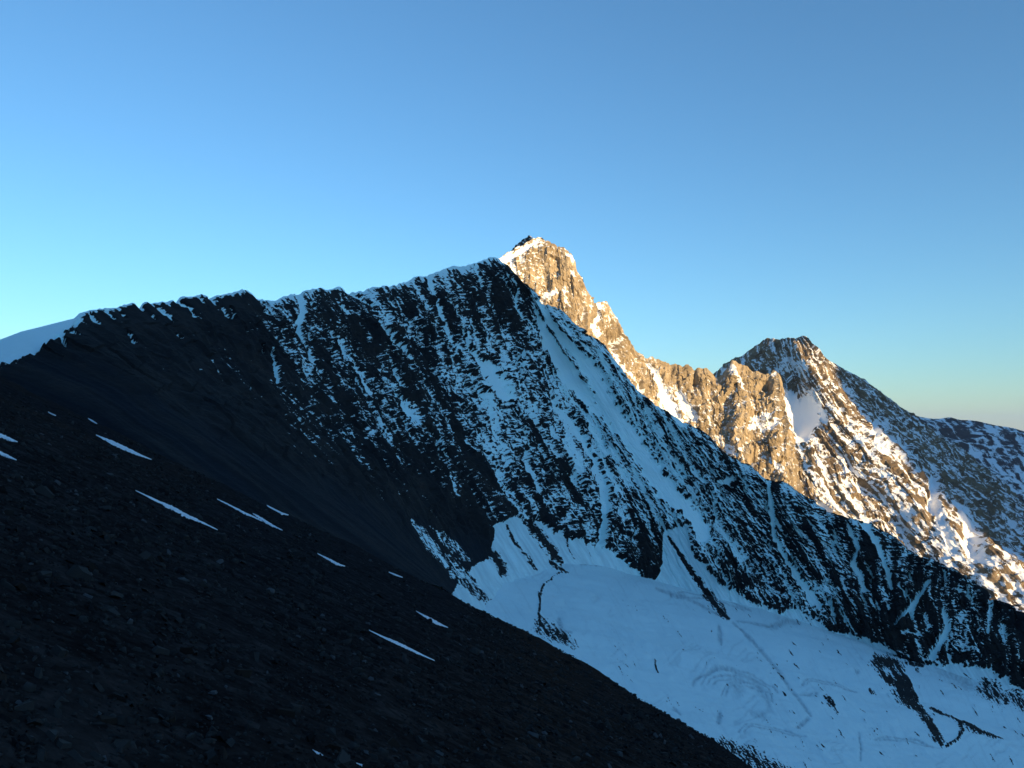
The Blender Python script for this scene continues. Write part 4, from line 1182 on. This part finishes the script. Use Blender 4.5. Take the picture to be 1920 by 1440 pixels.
def rot_mats(n, r):
    a = r.uniform(0, 2 * math.pi, n); tx = r.normal(slope_rot_x, .30, n); ty = r.normal(slope_rot_y, .30, n)
    ca, sa = np.cos(a), np.sin(a)
    Rz = np.zeros((n, 3, 3)); Rz[:, 0, 0] = ca; Rz[:, 0, 1] = -sa; Rz[:, 1, 0] = sa; Rz[:, 1, 1] = ca; Rz[:, 2, 2] = 1
    cx, sx = np.cos(tx), np.sin(tx)
    Rx = np.zeros((n, 3, 3)); Rx[:, 0, 0] = 1; Rx[:, 1, 1] = cx; Rx[:, 1, 2] = -sx; Rx[:, 2, 1] = sx; Rx[:, 2, 2] = cx
    cy, sy = np.cos(ty), np.sin(ty)
    Ry = np.zeros((n, 3, 3)); Ry[:, 1, 1] = 1; Ry[:, 0, 0] = cy; Ry[:, 0, 2] = sy; Ry[:, 2, 0] = -sy; Ry[:, 2, 2] = cy
    return np.einsum('nij,njk,nkl->nil', Ry, Rx, Rz)


RM = rot_mats(N_ST, rs)
var = rs.integers(0, len(variants), N_ST)
mask_rest = np.ones(N_ST, bool)
mask_rest[list(single)] = False
allv, loops, starts, totals, base_i = [], [], [], [], 0
for k, (vv, ff) in enumerate(variants):
    sel = np.where((var == k) & mask_rest)[0]
    if not len(sel):
        continue
    W = np.einsum('nij,vj->nvi', RM[sel], vv) * size[sel][:, None, None]
    W += np.stack([xs[sel], ys[sel], zs_[sel] + 0.1 * size[sel]], -1)[:, None, :]
    nv = len(vv)
    allv.append(W.reshape(-1, 3))
    for f in ff[:-1]:                                  # undersides lie in the ground
        fi = np.array(f)[None, :] + (base_i + np.arange(len(sel)) * nv)[:, None]
        loops.append(fi.reshape(-1)); totals.append(np.full(len(sel), len(f)))
    base_i += nv * len(sel)
allv = np.concatenate(allv); loops = np.concatenate(loops).astype(np.int32); totals = np.concatenate(totals).astype(np.int32)
starts = np.concatenate([[0], np.cumsum(totals)[:-1]]).astype(np.int32)
me = bpy.data.meshes.new('rubble')
me.vertices.add(len(allv)); me.vertices.foreach_set('co', allv.reshape(-1).astype(np.float32))
me.loops.add(len(loops)); me.loops.foreach_set('vertex_index', loops)
me.polygons.add(len(totals)); me.polygons.foreach_set('loop_start', starts); me.polygons.foreach_set('loop_total', totals)
mi = (rs.uniform(0, 1, len(totals)) < 0.0).astype(np.int32)
me.update(calc_edges=True)
me.materials.append(stone_dark)
rub = bpy.data.objects.new('rubble', me)
COL.objects.link(rub)
tag(rub, 'countless small dark stones strewn over the near scree', 'rubble', 'stuff')

stone_me = []
for k, (vv, ff) in enumerate(variants):
    for mm in (stone_dark, stone_red, stone_pale):
        q = bpy.data.meshes.new('stone')
        q.from_pydata([tuple(a) for a in vv], [], ff)
        q.materials.append(mm)
        stone_me.append(q)
from mathutils import Matrix


def put_stone(i_var, i_mat, loc, size_, R, label, group):
    o = bpy.data.objects.new('stone', stone_me[i_var * 3 + i_mat])
    COL.objects.link(o)
    o.matrix_world = Matrix.Translation(loc) @ Matrix(R.tolist()).to_4x4() @ Matrix.Scale(size_, 4)
    tag(o, label, 'stone', None, group)
    return o


notable = [  # (u, v, half width in pixels, material, variant, label)
    (240, 1166, 15, 2, 3, 'pale flat stone slab, brightest on the left of the near scree'),
    (152, 1083, 24, 0, 5, 'broad bluish slab lying flat at the left of the scree'),
    (213, 1152, 16, 0, 1, 'grey slab just above the brightest pale slab'),
    (285, 1272, 16, 0, 7, 'rounded dark boulder in the middle of the near stones'),
    (400, 1300, 11, 2, 9, 'small pale oblong stone right of the rounded boulder'),
    (640, 1433, 30, 0, 2, 'largest dark boulder at the bottom edge beside a snow scrap'),
    (555, 1333, 24, 0, 4, 'wide dark slab below the middle of the scree'),
    (540, 1345, 20, 1, 6, 'reddish slab beside the wide dark one'),
    (480, 1240, 16, 0, 8, 'tilted dark slab above the wide slabs'),
    (708, 1303, 9, 2, 10, 'small pale stone right of the wide slabs'),
    (438, 1400, 24, 0, 11, 'dark bluish slab near the bottom edge, left of the snow remnant'),
    (120, 1265, 11, 2, 12, 'slender pale stone at the left of the near scree'),
    (258, 1220, 12, 0, 13, 'smooth grey cobble below the brightest pale slab'),
    (390, 1348, 10, 2, 0, 'pale splinter lying below the small oblong stone'),
    (775, 1255, 18, 0, 3, 'dark upright slab below the lowest snow streak'),
    (70, 903, 8, 0, 4, 'dark block standing alone high on the left of the scree'),
]
for (u, v, hw, mi_, vi, lab) in notable:
    x, y = on_slope(np.array([float(u)]), np.array([float(v)]))
    x, y = float(x[0]), float(y[0])
    if math.isnan(x):
        continue
    s_ = hw / FPX * math.hypot(x, y)
    put_stone(vi, mi_, (x, y, float(ground_z(x, y)) + .12 * s_), s_, rot_mats(1, rs)[0], lab, None)
for i in sorted(single):
    mi_ = 1 if rs.uniform() < .3 else 0
    put_stone(int(var[i]), mi_, (float(xs[i]), float(ys[i]), float(zs_[i] + .1 * size[i])), float(size[i]), RM[i],
              'loose angular dark stone among many on the near scree', 'loose stones on the near scree')

# ------------------------------------------------------------------ thin evening air
hx0, hx1, hy0, hy1, hz0, hz1 = -122000, 122000, -122000, 122000, -2900, 2150
hv = [(x, y, z) for x in (hx0, hx1) for y in (hy0, hy1) for z in (hz0, hz1)]
hme = bpy.data.meshes.new('haze')
hme.from_pydata(hv, [], [(0, 1, 3, 2), (4, 6, 7, 5), (0, 4, 5, 1), (2, 3, 7, 6), (0, 2, 6, 4), (1, 5, 7, 3)])
hm = bpy.data.materials.new('thin air')
hm.use_nodes = True
hn = hm.node_tree
hn.nodes.remove(hn.nodes['Principled BSDF'])
pv = hn.nodes.new('ShaderNodeVolumePrincipled')
pv.inputs['Color'].default_value = (0.47, 0.66, 1.0, 1)
pv.inputs['Density'].default_value = 0.85e-5
hn.links.new(pv.outputs[0], hn.nodes['Material Output'].inputs['Volume'])
hme.materials.append(hm)
haze = bpy.data.objects.new('haze', hme)
COL.objects.link(haze)
tag(haze, 'thin blue evening haze filling the air over the mountains', 'haze', 'stuff')
